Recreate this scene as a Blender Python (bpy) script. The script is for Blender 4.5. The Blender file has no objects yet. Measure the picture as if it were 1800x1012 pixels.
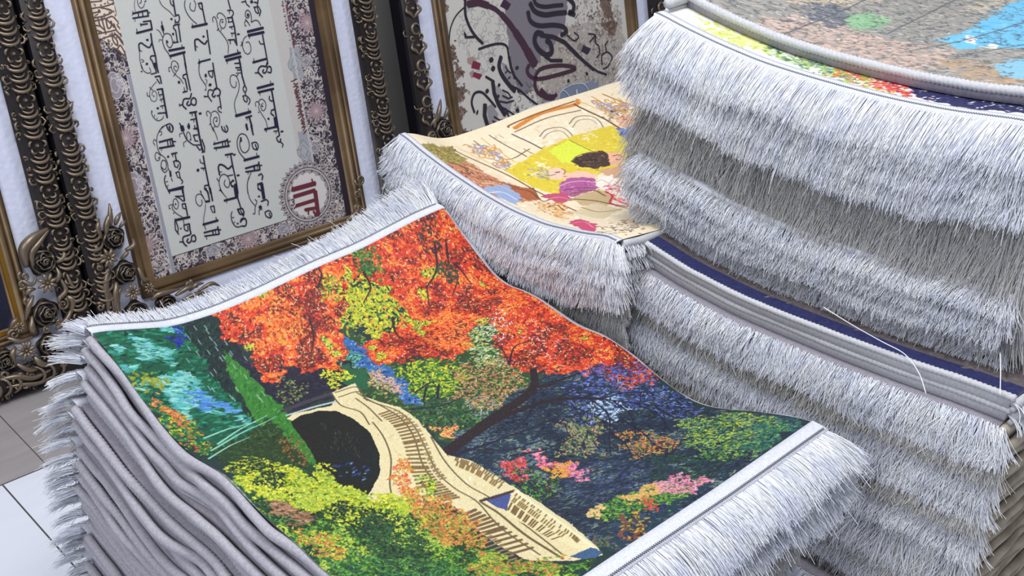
import bpy, bmesh, math, random
import numpy as np
from mathutils import Vector, Matrix

# ------------------------------------------------------------------ camera, world, lights, exposure
SC = bpy.context.scene
COL = SC.collection
FPX, PITCH, ROLL, YAW, LEAN = 2096.0, 0.51, -0.062, 0.794, 0.263
CAMH = 1.55


def cam_axes():
    cp, sp = math.cos(PITCH), math.sin(PITCH)
    fwd = np.array([0, cp, -sp]); right = np.array([1, 0, 0.]); down = np.array([0, -sp, -cp])
    cr, sr = math.cos(ROLL), math.sin(ROLL)
    r = np.array([cr * right + sr * down, -sr * right + cr * down, fwd])
    h = np.array([math.cos(YAW), math.sin(YAW), 0]); a = np.array([-math.sin(YAW), math.cos(YAW), 0])
    return r @ np.array([h, a, [0, 0, 1]]).T


RC = cam_axes()
CAMP = np.array([0, 0, CAMH])
cd = bpy.data.cameras.new('camera')
cam = bpy.data.objects.new('camera', cd); COL.objects.link(cam)
cd.sensor_width = 36.0; cd.lens = FPX / 1800 * 36.0; cd.clip_start = 0.05
cam.matrix_world = Matrix(((RC[0][0], -RC[1][0], -RC[2][0], 0), (RC[0][1], -RC[1][1], -RC[2][1], 0),
                           (RC[0][2], -RC[1][2], -RC[2][2], CAMH), (0, 0, 0, 1)))
SC.camera = cam

wd = bpy.data.worlds.new('world'); SC.world = wd; wd.use_nodes = True
bg = wd.node_tree.nodes['Background']
bg.inputs[0].default_value = (0.80, 0.84, 1.0, 1); bg.inputs[1].default_value = 0.46


def area(name, loc, target, sx, sy, power, col):
    ld = bpy.data.lights.new(name, 'AREA'); ld.shape = 'RECTANGLE'; ld.size = sx; ld.size_y = sy
    ld.energy = power; ld.color = col
    o = bpy.data.objects.new(name, ld); COL.objects.link(o); o.location = loc
    o.rotation_euler = (Vector(target) - Vector(loc)).to_track_quat('-Z', 'Y').to_euler()
    return o


area('ceiling_panel_light', (0.9, 0.9, 3.2), (1.2, 1.1, 0.5), 1.6, 1.2, 68, (0.97, 0.98, 1.0))
area('ceiling_panel_light', (-1.3, 0.9, 2.7), (1.4, 0.9, 0.6), 1.2, 1.2, 36, (0.90, 0.94, 1.0))

SC.view_settings.view_transform = 'Standard'; SC.view_settings.look = 'None'
SC.view_settings.gamma = 1.0; SC.view_settings.exposure = 0.0; SC.view_settings.use_curve_mapping = False

# ------------------------------------------------------------------ measuring helpers (photo pixel -> place on a known plane)


def ray(x, y):
    return RC.T @ np.array([(x - 900) / FPX, (y - 506) / FPX, 1])


def on_z(x, y, z):
    d = ray(x, y); return CAMP + (z - CAMH) / d[2] * d


FY0 = 2.276                                             # floor line of the leaning frames
SL, CL = math.sin(LEAN), math.cos(LEAN)


def fr(x, y, h=0.0):
    """photo point -> (along the floor, up the leaning frame) on the plane h in front of the frames' plane"""
    n = np.array([0, -CL, SL]); p = np.array([0, FY0, 0]) + n * h
    d = ray(x, y); t = np.dot(p - CAMP, n) / np.dot(d, n); X = CAMP + t * d
    return X[0], (X - p) @ np.array([0, SL, CL])


def FW(x, s, h=0.0):
    return (x, FY0 + s * SL - h * CL, s * CL + h * SL)


# ------------------------------------------------------------------ object helpers


def link(o):
    COL.objects.link(o); return o


def tag(o, label=None, cat=None, group=None, kind=None):
    if label: o['label'] = label
    if cat: o['category'] = cat
    if group: o['group'] = group
    if kind: o['kind'] = kind
    return o


def empty(name, loc=(0, 0, 0), rot=(0, 0, 0)):
    o = bpy.data.objects.new(name, None); o.location = loc; o.rotation_euler = rot
    o.empty_display_size = 0.05
    return link(o)


def mesh_np(name, V, F, mat, parent=None, smooth=True, col=None):
    """V (n,3), F (m,k) all faces the same size k"""
    V = np.asarray(V, np.float32); F = np.asarray(F, np.int32)
    me = bpy.data.meshes.new(name)
    me.vertices.add(len(V)); me.vertices.foreach_set('co', V.ravel())
    k = F.shape[1]
    me.loops.add(F.size); me.loops.foreach_set('vertex_index', F.ravel())
    me.polygons.add(len(F)); me.polygons.foreach_set('loop_start', np.arange(0, F.size, k, dtype=np.int32))
    try: me.polygons.foreach_set('loop_total', np.full(len(F), k, np.int32))
    except Exception: pass
    me.polygons.foreach_set('use_smooth', np.full(len(F), smooth))
    if col is not None:
        at = me.color_attributes.new('dye', 'FLOAT_COLOR', 'POINT')
        c = np.ones((len(V), 4), np.float32); c[:, :3] = col
        at.data.foreach_set('color', c.ravel())
    me.update(calc_edges=True)
    if mat: me.materials.append(mat)
    o = bpy.data.objects.new(name, me); link(o)
    if parent: o.parent = parent
    return o


class MB:
    """collects pieces of quads/tris (tris stored as degenerate-free lists) into one mesh"""
    def __init__(s): s.v = []; s.f = []; s.n = 0

    def add(s, V, F):
        V = np.asarray(V, float).reshape(-1, 3)
        s.v.append(V); s.f += [tuple(int(i) + s.n for i in f) for f in F]; s.n += len(V)

    def build(s, name, mat, parent=None, smooth=True):
        me = bpy.data.meshes.new(name)
        V = np.concatenate(s.v) if s.v else np.zeros((0, 3))
        me.from_pydata(V.tolist(), [], s.f)
        me.polygons.foreach_set('use_smooth', [smooth] * len(me.polygons))
        me.update()
        if mat: me.materials.append(mat)
        o = bpy.data.objects.new(name, me); link(o)
        if parent: o.parent = parent
        return o


def box(mb, lo, hi, fn=None):
    x0, y0, z0 = lo; x1, y1, z1 = hi
    V = [(x0, y0, z0), (x1, y0, z0), (x1, y1, z0), (x0, y1, z0), (x0, y0, z1), (x1, y0, z1), (x1, y1, z1), (x0, y1, z1)]
    if fn: V = [fn(*p) for p in V]
    mb.add(V, [(0, 3, 2, 1), (4, 5, 6, 7), (0, 1, 5, 4), (1, 2, 6, 5), (2, 3, 7, 6), (3, 0, 4, 7)])


def catmull(P, n=6):
    P = np.asarray(P, float)
    if len(P) < 3: return P
    Q = np.vstack([2 * P[0] - P[1], P, 2 * P[-1] - P[-2]]); out = []
    for i in range(1, len(Q) - 2):
        for t in np.arange(n) / n:
            a, b, c, d = Q[i - 1], Q[i], Q[i + 1], Q[i + 2]
            out.append(.5 * (2 * b + (c - a) * t + (2 * a - 5 * b + 4 * c - d) * t * t + (3 * b - a - 3 * c + d) * t ** 3))
    out.append(P[-1]); return np.array(out)


def tube(mb, P, R, sides=7, cap=True):
    P = np.asarray(P, float); n = len(P); R = np.broadcast_to(R, n)
    T = np.gradient(P, axis=0); T /= np.linalg.norm(T, axis=1)[:, None] + 1e-12
    up = np.array([0, 0, 1.0]) if abs(T[0][2]) < .9 else np.array([1.0, 0, 0])
    N = np.cross(T[0], up); N /= np.linalg.norm(N); V = []
    for i in range(n):
        N = N - T[i] * np.dot(N, T[i]); N /= np.linalg.norm(N) + 1e-12; B = np.cross(T[i], N)
        for k in range(sides):
            a = 2 * math.pi * k / sides
            V.append(P[i] + R[i] * (math.cos(a) * N + math.sin(a) * B))
    F = [(i * sides + k, i * sides + (k + 1) % sides, (i + 1) * sides + (k + 1) % sides, (i + 1) * sides + k)
         for i in range(n - 1) for k in range(sides)]
    if cap: F += [tuple(range(sides - 1, -1, -1)), tuple(range((n - 1) * sides, n * sides))]
    mb.add(V, F)


def grid_faces(nu, nv):
    i = np.arange(nv - 1)[:, None] * nu + np.arange(nu - 1)[None, :]
    return np.stack([i, i + 1, i + nu + 1, i + nu], -1).reshape(-1, 4)


# ------------------------------------------------------------------ materials (all node based)


def mat(name, col=(.5, .5, .5), rough=.6, metal=0, spec=.5):
    m = bpy.data.materials.new(name); m.use_nodes = True
    b = m.node_tree.nodes['Principled BSDF']
    b.inputs['Base Color'].default_value = (*col, 1); b.inputs['Roughness'].default_value = rough
    b.inputs['Metallic'].default_value = metal; b.inputs['Specular IOR Level'].default_value = spec
    return m, m.node_tree, b


def srgb(r, g, b):
    f = lambda c: (c / 255 / 12.92) if c / 255 <= .04045 else ((c / 255 + .055) / 1.055) ** 2.4
    return (f(r), f(g), f(b))


def noise_tint(nt, b, c0, c1, scale=8, detail=6, coord='Object', stretch=(1, 1, 1), lo=.35, hi=.65, bump=0, bscale=None):
    N = nt.nodes; L = nt.links
    tc = N.new('ShaderNodeTexCoord'); mp = N.new('ShaderNodeMapping'); mp.inputs['Scale'].default_value = stretch
    nz = N.new('ShaderNodeTexNoise'); nz.inputs['Scale'].default_value = scale; nz.inputs['Detail'].default_value = detail
    cr = N.new('ShaderNodeValToRGB'); cr.color_ramp.elements[0].position = lo; cr.color_ramp.elements[1].position = hi
    cr.color_ramp.elements[0].color = (*c0, 1); cr.color_ramp.elements[1].color = (*c1, 1)
    L.new(tc.outputs[coord], mp.inputs[0]); L.new(mp.outputs[0], nz.inputs['Vector'])
    L.new(nz.outputs['Fac'], cr.inputs[0]); L.new(cr.outputs[0], b.inputs['Base Color'])
    if bump:
        n2 = N.new('ShaderNodeTexNoise'); n2.inputs['Scale'].default_value = bscale or scale * 8
        L.new(mp.outputs[0], n2.inputs['Vector'])
        bp = N.new('ShaderNodeBump'); bp.inputs['Strength'].default_value = bump; bp.inputs['Distance'].default_value = .002
        L.new(n2.outputs['Fac'], bp.inputs['Height']); L.new(bp.outputs[0], b.inputs['Normal'])
    return tc, mp


def m_fringe(name, c0, c1):
    m, nt, b = mat(name, c0, .45, 0, .35)
    noise_tint(nt, b, c0, c1, 30, 3)
    b.inputs['Sheen Weight'].default_value = .5; b.inputs['Sheen Roughness'].default_value = .4
    tr = nt.nodes.new('ShaderNodeBsdfTranslucent'); tr.inputs[0].default_value = (*c1, 1)
    ms = nt.nodes.new('ShaderNodeMixShader'); ms.inputs[0].default_value = .08
    nt.links.new(b.outputs[0], ms.inputs[1]); nt.links.new(tr.outputs[0], ms.inputs[2])
    nt.links.new(ms.outputs[0], nt.nodes['Material Output'].inputs['Surface'])
    return m


M_FR = m_fringe('white silk fringe', srgb(238, 241, 252), srgb(252, 253, 255))
M_FR_SHADED = m_fringe('white fringe toned for shade', srgb(212, 212, 212), srgb(230, 229, 224))  # greyer copy of the white fringe; shade under the overhang painted into its colour
M_FRW = m_fringe('beige cotton fringe', srgb(205, 202, 196), srgb(226, 223, 216))
m, nt, b = mat('grey rug backing', rough=.95, spec=.1)
noise_tint(nt, b, srgb(150, 145, 154), srgb(166, 161, 170), 200, 6, bump=.5, bscale=900); M_BODY = m
m, nt, b = mat('grey overlocked yarn', rough=.8, spec=.2)
noise_tint(nt, b, srgb(164, 161, 168), srgb(182, 179, 186), 260, 4, bump=.5, bscale=1200); M_BIND = m
m, nt, b = mat('pale overlocked yarn', rough=.7, spec=.2)
noise_tint(nt, b, srgb(186, 187, 190), srgb(202, 202, 204), 260, 4, bump=.4, bscale=1200); M_BINDL = m
m, nt, b = mat('beige rug edge yarn', rough=.85, spec=.2)
noise_tint(nt, b, srgb(158, 146, 126), srgb(196, 186, 166), 25, 5, bump=.5, bscale=900); M_BINDB = m
m, nt, b = mat('white woven tape', rough=.75, spec=.3)
noise_tint(nt, b, srgb(206, 208, 218), srgb(226, 228, 236), 300, 4, bump=.5, bscale=1400); M_HEM = m
m, nt, b = mat('stitch thread shadow grey', srgb(126, 128, 136), .8); M_STITCH = m
m, nt, b = mat('black lacquered frame side', srgb(22, 20, 26), .35, 0, .5); M_BLACK = m


def m_print(name, rough=.55, bump=.3):
    m, nt, b = mat(name, rough=rough, spec=.35)
    a = nt.nodes.new('ShaderNodeAttribute'); a.attribute_name = 'dye'
    nt.links.new(a.outputs['Color'], b.inputs['Base Color'])
    if bump:
        tc = nt.nodes.new('ShaderNodeTexCoord'); n2 = nt.nodes.new('ShaderNodeTexNoise'); n2.inputs['Scale'].default_value = 900
        nt.links.new(tc.outputs['Object'], n2.inputs['Vector'])
        bp = nt.nodes.new('ShaderNodeBump'); bp.inputs['Strength'].default_value = bump; bp.inputs['Distance'].default_value = .001
        nt.links.new(n2.outputs['Fac'], bp.inputs['Height']); nt.links.new(bp.outputs[0], b.inputs['Normal'])
    return m


M_PRINT = m_print('dyed rug pile')
M_PAPER = m_print('woven picture cloth', .7, .15)
M_INK, _, _ = mat('navy woven lettering', srgb(24, 22, 52), .7)
M_INKR, _, _ = mat('oxblood woven lettering', srgb(104, 36, 50), .7)
M_INKB, _, _ = mat('black woven lettering', srgb(40, 32, 44), .7)
M_INKM, _, _ = mat('dark plum woven lettering', srgb(66, 36, 52), .7)
M_INKP, _, _ = mat('pale blue woven lettering', srgb(186, 192, 204), .7)
M_INKS, _, _ = mat('brown woven lettering', srgb(84, 64, 58), .7)

# aged bronze: dark in the hollows, rubbed brighter on the ridges, with highlights painted in there too
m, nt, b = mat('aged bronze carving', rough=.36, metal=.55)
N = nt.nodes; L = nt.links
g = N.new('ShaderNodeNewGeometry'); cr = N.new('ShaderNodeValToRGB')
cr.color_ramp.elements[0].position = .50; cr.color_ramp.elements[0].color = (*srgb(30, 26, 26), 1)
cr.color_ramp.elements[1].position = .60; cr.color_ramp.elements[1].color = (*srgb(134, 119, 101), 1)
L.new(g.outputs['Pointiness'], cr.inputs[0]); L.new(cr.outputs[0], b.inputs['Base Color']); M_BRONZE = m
m, nt, b = mat('dark bronze ground', srgb(44, 38, 38), .45, .3); M_BRONZED = m
m, nt, b = mat('antique gold slip', rough=.45, metal=.25)
noise_tint(nt, b, srgb(88, 68, 44), srgb(120, 96, 64), 9, 5, stretch=(1, 1, 1)); M_GOLD = m
m, nt, b = mat('white quilted leatherette', rough=.45, spec=.5)
b.inputs['Base Color'].default_value = (*srgb(214, 218, 236), 1)
tc = nt.nodes.new('ShaderNodeTexCoord'); vo = nt.nodes.new('ShaderNodeTexVoronoi'); vo.inputs['Scale'].default_value = 95
vo.feature = 'SMOOTH_F1'
nt.links.new(tc.outputs['Object'], vo.inputs['Vector'])
bp = nt.nodes.new('ShaderNodeBump'); bp.inputs['Strength'].default_value = .35; bp.inputs['Distance'].default_value = .003; bp.invert = True
nt.links.new(vo.outputs['Distance'], bp.inputs['Height']); nt.links.new(bp.outputs[0], b.inputs['Normal']); M_QUILT = m

# floor: grey stone border course next to the wall, white tiles in front of it, thin joints
m, nt, b = mat('tiled floor', rough=.35)
N = nt.nodes; L = nt.links
tc = N.new('ShaderNodeTexCoord'); sx = N.new('ShaderNodeSeparateXYZ'); L.new(tc.outputs['Object'], sx.inputs[0])


def mth(op, a, c=None, d=None):
    n = N.new('ShaderNodeMath'); n.operation = op
    for i, q in enumerate((a, c, d)):
        if q is None: continue
        if isinstance(q, (int, float)): n.inputs[i].default_value = q
        else: L.new(q, n.inputs[i])
    return n.outputs[0]


def mixc(f, a, c):
    n = N.new('ShaderNodeMix'); n.data_type = 'RGBA'
    if isinstance(f, (int, float)): n.inputs[0].default_value = f
    else: L.new(f, n.inputs[0])
    for i, q in ((6, a), (7, c)):
        if isinstance(q, tuple): n.inputs[i].default_value = (*q, 1)
        else: L.new(q, n.inputs[i])
    return n.outputs[2]


nz = N.new('ShaderNodeTexNoise'); nz.inputs['Scale'].default_value = 6; nz.inputs['Detail'].default_value = 8
mp = N.new('ShaderNodeMapping'); mp.inputs['Scale'].default_value = (1, 6, 1); L.new(tc.outputs['Object'], mp.inputs[0]); L.new(mp.outputs[0], nz.inputs[0])
stone = mixc(nz.outputs['Fac'], srgb(138, 132, 130), srgb(168, 163, 162))
white = mixc(nz.outputs['Fac'], srgb(216, 220, 230), srgb(226, 229, 238))
isst = mth('GREATER_THAN', sx.outputs['Y'], 1.996)
base = mixc(isst, white, stone)


def joint(val, off, period, w):
    d = mth('ABSOLUTE', mth('SUBTRACT', mth('FRACT', mth('DIVIDE', mth('ADD', val, 100 * period - off + period / 2), period)), .5))
    return mth('LESS_THAN', d, w / period / 2)


j1 = joint(sx.outputs['X'], .625, .6, .0035); j1 = mth('MULTIPLY', j1, mth('SUBTRACT', 1, isst))
j2 = joint(sx.outputs['X'], .718, .6, .0025); j2 = mth('MULTIPLY', j2, isst)
j3 = joint(sx.outputs['Y'], 1.996, .6, .0035)
jj = mth('MAXIMUM', mth('MAXIMUM', j1, j2), j3)
L.new(mixc(jj, base, srgb(84, 80, 80)), b.inputs['Base Color']); M_FLOOR = m
m, nt, b = mat('painted wall', rough=.8)
noise_tint(nt, b, srgb(190, 188, 186), srgb(204, 202, 200), 3, 4); M_WALL = m

# ------------------------------------------------------------------ the setting
mb = MB(); box(mb, (-2.0, -1.5, -.05), (4.6, 2.75, 0)); o = mb.build('floor', M_FLOOR, smooth=False); tag(o, kind='structure')
mb = MB(); box(mb, (-2.0, 2.68, 0), (4.6, 2.75, 2.9)); o = mb.build('wall_back', M_WALL, smooth=False); tag(o, kind='structure')

# ------------------------------------------------------------------ painting tools: dye colours worked out per pile tuft


def vnoise(h, w, cells, rng):
    gy = max(2, int(cells * h / max(h, w)) + 2); gx = max(2, int(cells * w / max(h, w)) + 2)
    g_ = rng.random((gy + 1, gx + 1)); y = np.linspace(0, gy - 1.001, h); x = np.linspace(0, gx - 1.001, w)
    yi = y.astype(int); xi = x.astype(int); fy = (y - yi)[:, None]; fx = (x - xi)[None]
    fy = fy * fy * (3 - 2 * fy); fx = fx * fx * (3 - 2 * fx)
    a = g_[yi][:, xi]; b_ = g_[yi][:, xi + 1]; c = g_[yi + 1][:, xi]; d = g_[yi + 1][:, xi + 1]
    return (a * (1 - fx) + b_ * fx) * (1 - fy) + (c * (1 - fx) + d * fx) * fy


class Canvas:
    def __init__(s, w, h, res, to=None, base=(200, 200, 200), seed=1):
        """w,h in metres, res metres per tuft; to(px,py)->(u,v) metres"""
        s.nu = int(round(w / res)) + 1; s.nv = int(round(h / res)) + 1; s.res = res
        s.im = np.empty((s.nv, s.nu, 3), np.float32); s.im[:] = base
        s.to = to or (lambda x, y: (x, y)); s.rng = np.random.default_rng(seed); s.ls = 1.0; s.nm = 1.0
        s.cn = vnoise(s.nv, s.nu, 26, s.rng) * .7 + vnoise(s.nv, s.nu, 60, s.rng) * .3
        s.wx = (vnoise(s.nv, s.nu, 60, s.rng) - .5) + .5 * (vnoise(s.nv, s.nu, 160, s.rng) - .5)
        s.wy = (vnoise(s.nv, s.nu, 60, s.rng) - .5) + .5 * (vnoise(s.nv, s.nu, 160, s.rng) - .5)

    def pts(s, P, raw=False):
        if raw: return np.array([(x / s.res, y / s.res) for x, y in P])
        return np.array([np.array(s.to(x, y)) / s.res for x, y in P])

    def mask(s, P, warp=0, raw=False):
        Q = s.pts(P, raw) if not isinstance(P, np.ndarray) else P
        pad = int(warp / s.res) + 2
        x0, y0 = np.floor(Q.min(0)).astype(int) - pad; x1, y1 = np.ceil(Q.max(0)).astype(int) + pad
        x0 = max(0, x0); y0 = max(0, y0); x1 = min(s.nu, x1); y1 = min(s.nv, y1)
        if x1 <= x0 or y1 <= y0: return None
        X = np.arange(x0, x1)[None] + np.zeros((y1 - y0, 1)); Y = np.arange(y0, y1)[:, None] + np.zeros((1, x1 - x0))
        if warp:
            X = X + s.wx[y0:y1, x0:x1] * warp / s.res * 2; Y = Y + s.wy[y0:y1, x0:x1] * warp / s.res * 2
        ins = np.zeros(X.shape, bool); n = len(Q)
        for i in range(n):
            ax, ay = Q[i]; bx, by = Q[(i + 1) % n]
            if ay == by: continue
            c = (ay > Y) != (by > Y)
            ins ^= c & (X < (bx - ax) * (Y - ay) / (by - ay) + ax)
        return ins, x0, y0, x1, y1

    def poly(s, P, col, warp=0, raw=False, mix=1.0):
        r = s.mask(P, warp, raw)
        if r is None: return
        ins, x0, y0, x1, y1 = r; sub = s.im[y0:y1, x0:x1]
        sub[ins] = sub[ins] * (1 - mix) + np.array(col, np.float32) * mix

    def dabs(s, P, n, cols, ln=.008, wd=.003, ang=None, jit=.6, warp=.012, raw=False, alpha=1.0, band=None):
        """n leaf-shaped touches of dye inside the outline P; ang in radians (None: any)"""
        r = s.mask(P, warp, raw)
        if r is None: return
        ln *= s.ls; wd *= s.ls; n = int(n * s.nm)
        ins, x0, y0, x1, y1 = r
        if band: ins = ins & (s.cn[y0:y1, x0:x1] > band[0]) & (s.cn[y0:y1, x0:x1] < band[1])
        ys, xs = np.nonzero(ins)
        if len(ys) == 0: return
        k = s.rng.integers(0, len(ys), n); cx = xs[k] + x0 + s.rng.random(n); cy = ys[k] + y0 + s.rng.random(n)
        ci = s.rng.integers(0, len(cols), n)
        A = s.rng.random(n) * math.pi if ang is None else ang + s.rng.normal(0, jit, n)
        la = ln / s.res * s.rng.uniform(.5, 1.3, n) / 2; wa = wd / s.res * s.rng.uniform(.6, 1.3, n) / 2
        cols = np.array(cols, np.float32)
        for i in range(n):
            R = int(la[i]) + 2; ix = int(cx[i]); iy = int(cy[i])
            a0 = max(0, ix - R); a1 = min(s.nu, ix + R + 1); b0 = max(0, iy - R); b1 = min(s.nv, iy + R + 1)
            if a1 <= a0 or b1 <= b0: continue
            X = np.arange(a0, a1)[None] - cx[i]; Y = np.arange(b0, b1)[:, None] - cy[i]
            ca, sa = math.cos(A[i]), math.sin(A[i])
            U = (X * ca + Y * sa) / la[i]; V = (-X * sa + Y * ca) / max(wa[i], .5)
            d = np.clip(1.6 * (1 - U * U - V * V), 0, 1)[..., None] * alpha
            sub = s.im[b0:b1, a0:a1]; c = cols[ci[i]] + s.rng.normal(0, 8)
            sub += (c - sub) * d

    def line(s, P, w, col, raw=False, smooth=True, w1=None, alpha=1.0):
        Q = s.pts(P, raw)
        if smooth: Q = catmull(Q, 6)
        w0 = w / s.res / 2; w1 = w0 if w1 is None else w1 / s.res / 2; n = len(Q)
        for i in range(n - 1):
            a, b_ = Q[i], Q[i + 1]; r = w0 + (w1 - w0) * i / max(1, n - 1)
            x0 = int(max(0, min(a[0], b_[0]) - r - 2)); x1 = int(min(s.nu, max(a[0], b_[0]) + r + 3))
            y0 = int(max(0, min(a[1], b_[1]) - r - 2)); y1 = int(min(s.nv, max(a[1], b_[1]) + r + 3))
            if x1 <= x0 or y1 <= y0: continue
            X = np.arange(x0, x1)[None]; Y = np.arange(y0, y1)[:, None]; d = b_ - a; L2 = d @ d + 1e-9
            t = np.clip(((X - a[0]) * d[0] + (Y - a[1]) * d[1]) / L2, 0, 1)
            dist = np.hypot(X - a[0] - t * d[0], Y - a[1] - t * d[1])
            m_ = np.clip(r + .5 - dist, 0, 1)[..., None] * alpha
            sub = s.im[y0:y1, x0:x1]; sub += (np.array(col, np.float32) - sub) * m_

    def curls(s, P, n, col, r=.006, w=.0016, raw=False):
        rr = s.mask(P, 0, raw)
        if rr is None: return
        ins, x0, y0, x1, y1 = rr; ys, xs = np.nonzero(ins)
        if len(ys) == 0: return
        for _ in range(n):
            k = s.rng.integers(len(ys)); cx = (xs[k] + x0) * s.res; cy = (ys[k] + y0) * s.res
            a0 = s.rng.random() * 6.28; q = r * s.rng.uniform(.6, 1.3); sg = s.rng.choice([-1, 1])
            T = np.linspace(0, 1, 6)
            pp = [(cx + q * (.25 + .9 * t) * math.cos(a0 + sg * 4.2 * t), cy + q * (.25 + .9 * t) * math.sin(a0 + sg * 4.2 * t)) for t in T]
            s.line(pp, w, col, raw=True, smooth=False)

    def linear(s, grain=6):
        im = s.im + s.rng.normal(0, grain, s.im.shape[:2])[..., None]
        c = np.clip(im / 255, 0.004, 1)
        return np.where(c <= .04045, c / 12.92, ((c + .055) / 1.055) ** 2.4).reshape(-1, 3)


# ------------------------------------------------------------------ carved frames leaning on the wall


def sweep(mb, x0, x1, s0, s1, prof):
    """mitred moulding round a rectangle; prof = (inset sideways, inset up/down, height)"""
    V = []
    for ix, iy, h in prof:
        V += [FW(x0 + ix, s0 + iy, h), FW(x1 - ix, s0 + iy, h), FW(x1 - ix, s1 - iy, h), FW(x0 + ix, s1 - iy, h)]
    F = [(i * 4 + k, i * 4 + (k + 1) % 4, (i + 1) * 4 + (k + 1) % 4, (i + 1) * 4 + k) for i in range(len(prof) - 1) for k in range(4)]
    mb.add(V, F)


def ftube(mb, P, R, sides=6):
    tube(mb, [FW(*p) for p in P], R, sides)


def arc(mb, cx, cs, r, a0, a1, h, w, hump=.006, n=8, squash=1.0):
    P = []; R = []
    for i in range(n):
        t = i / (n - 1); a = a0 + (a1 - a0) * t
        P.append((cx + r * math.cos(a), cs + r * squash * math.sin(a), h + hump * math.sin(math.pi * t)))
        R.append(w * (.45 + .55 * math.sin(math.pi * t)))
    ftube(mb, P, R)


def scroll(mb, cx, cs, r, a0, turns, h, w, sg=1, n=16, tail=None):
    P = []; R = []
    for i in range(n):
        t = i / (n - 1); a = a0 + sg * turns * 6.283 * t; q = r * (1 - .82 * t)
        P.append((cx + q * math.cos(a), cs + q * math.sin(a), h + .004 * t)); R.append(w * (1 - .45 * t))
    if tail is not None:
        P = [(tail[0], tail[1], h)] + P; R = [w * .4] + R
    ftube(mb, P, R)


def disc_relief(mb, cx, cs, r, h, fn, nr=12, na=44):
    V = [FW(cx, cs, h + fn(0, 0))]
    for i in range(1, nr + 1):
        for k in range(na):
            q = i / nr; a = 6.283185 * k / na
            rr = r * q * (fn.edge(a) if hasattr(fn, 'edge') else 1)
            V.append(FW(cx + rr * math.cos(a), cs + rr * math.sin(a), h + fn(q, a)))
    F = [(0, 1 + k, 1 + (k + 1) % na) for k in range(na)]
    F += [(1 + i * na + k, 1 + (i + 1) * na + k, 1 + (i + 1) * na + (k + 1) % na, 1 + i * na + (k + 1) % na) for i in range(nr - 1) for k in range(na)]
    mb.add(V, F)


def rose(name, cx, cs, r, h, parent, rot=0.0):
    mb = MB()

    def f(q, a):
        base = .020 * (1 - q * q) ** .6 if q < 1 else 0
        z = 0
        for j, (rk, m) in enumerate(((.26, 3), (.5, 4), (.78, 5))):
            rr = rk * (1 + .10 * math.sin(m * (a + rot) + j * 1.7)) + .05 * math.sin(a + j * 2 + rot)
            z += math.exp(-((q - rr) / .06) ** 2) * .0075
        return base * .8 + z - .003
    f2 = type('F', (), {'__call__': lambda s_, q, a: f(q, a), 'edge': lambda s_, a: 1 + .09 * math.sin(5 * (a + rot))})()
    disc_relief(mb, cx, cs, r, h, f2, 20, 48)
    scroll(mb, cx, cs, r * .22, rot, 1.3, h + .020, r * .07, n=10)
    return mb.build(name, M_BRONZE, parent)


def daisy(name, cx, cs, r, h, parent, m=8):
    mb = MB()
    for k in range(m):
        a = 6.283 * k / m + .2
        P = [(cx + r * t * math.cos(a), cs + r * t * math.sin(a), h + .010 + .004 * math.sin(t * 3)) for t in (.15, .45, .75, 1.0)]
        ftube(mb, P, [r * .10, r * .19, r * .17, r * .03])
    disc_relief(mb, cx, cs, r * .28, h + .010, lambda q, a: .008 * (1 - q * q), 5, 12)
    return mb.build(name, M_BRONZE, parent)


def leaf(mb, P, w, h):
    C_ = catmull(P, 6); n = len(C_)
    ftube(mb, [(p[0], p[1], h + .006 * math.sin(math.pi * i / (n - 1))) for i, p in enumerate(C_)],
          [w * (.25 + .75 * math.sin(math.pi * min(1, (i + .5) / n) ** .8)) for i in range(n)])


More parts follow.
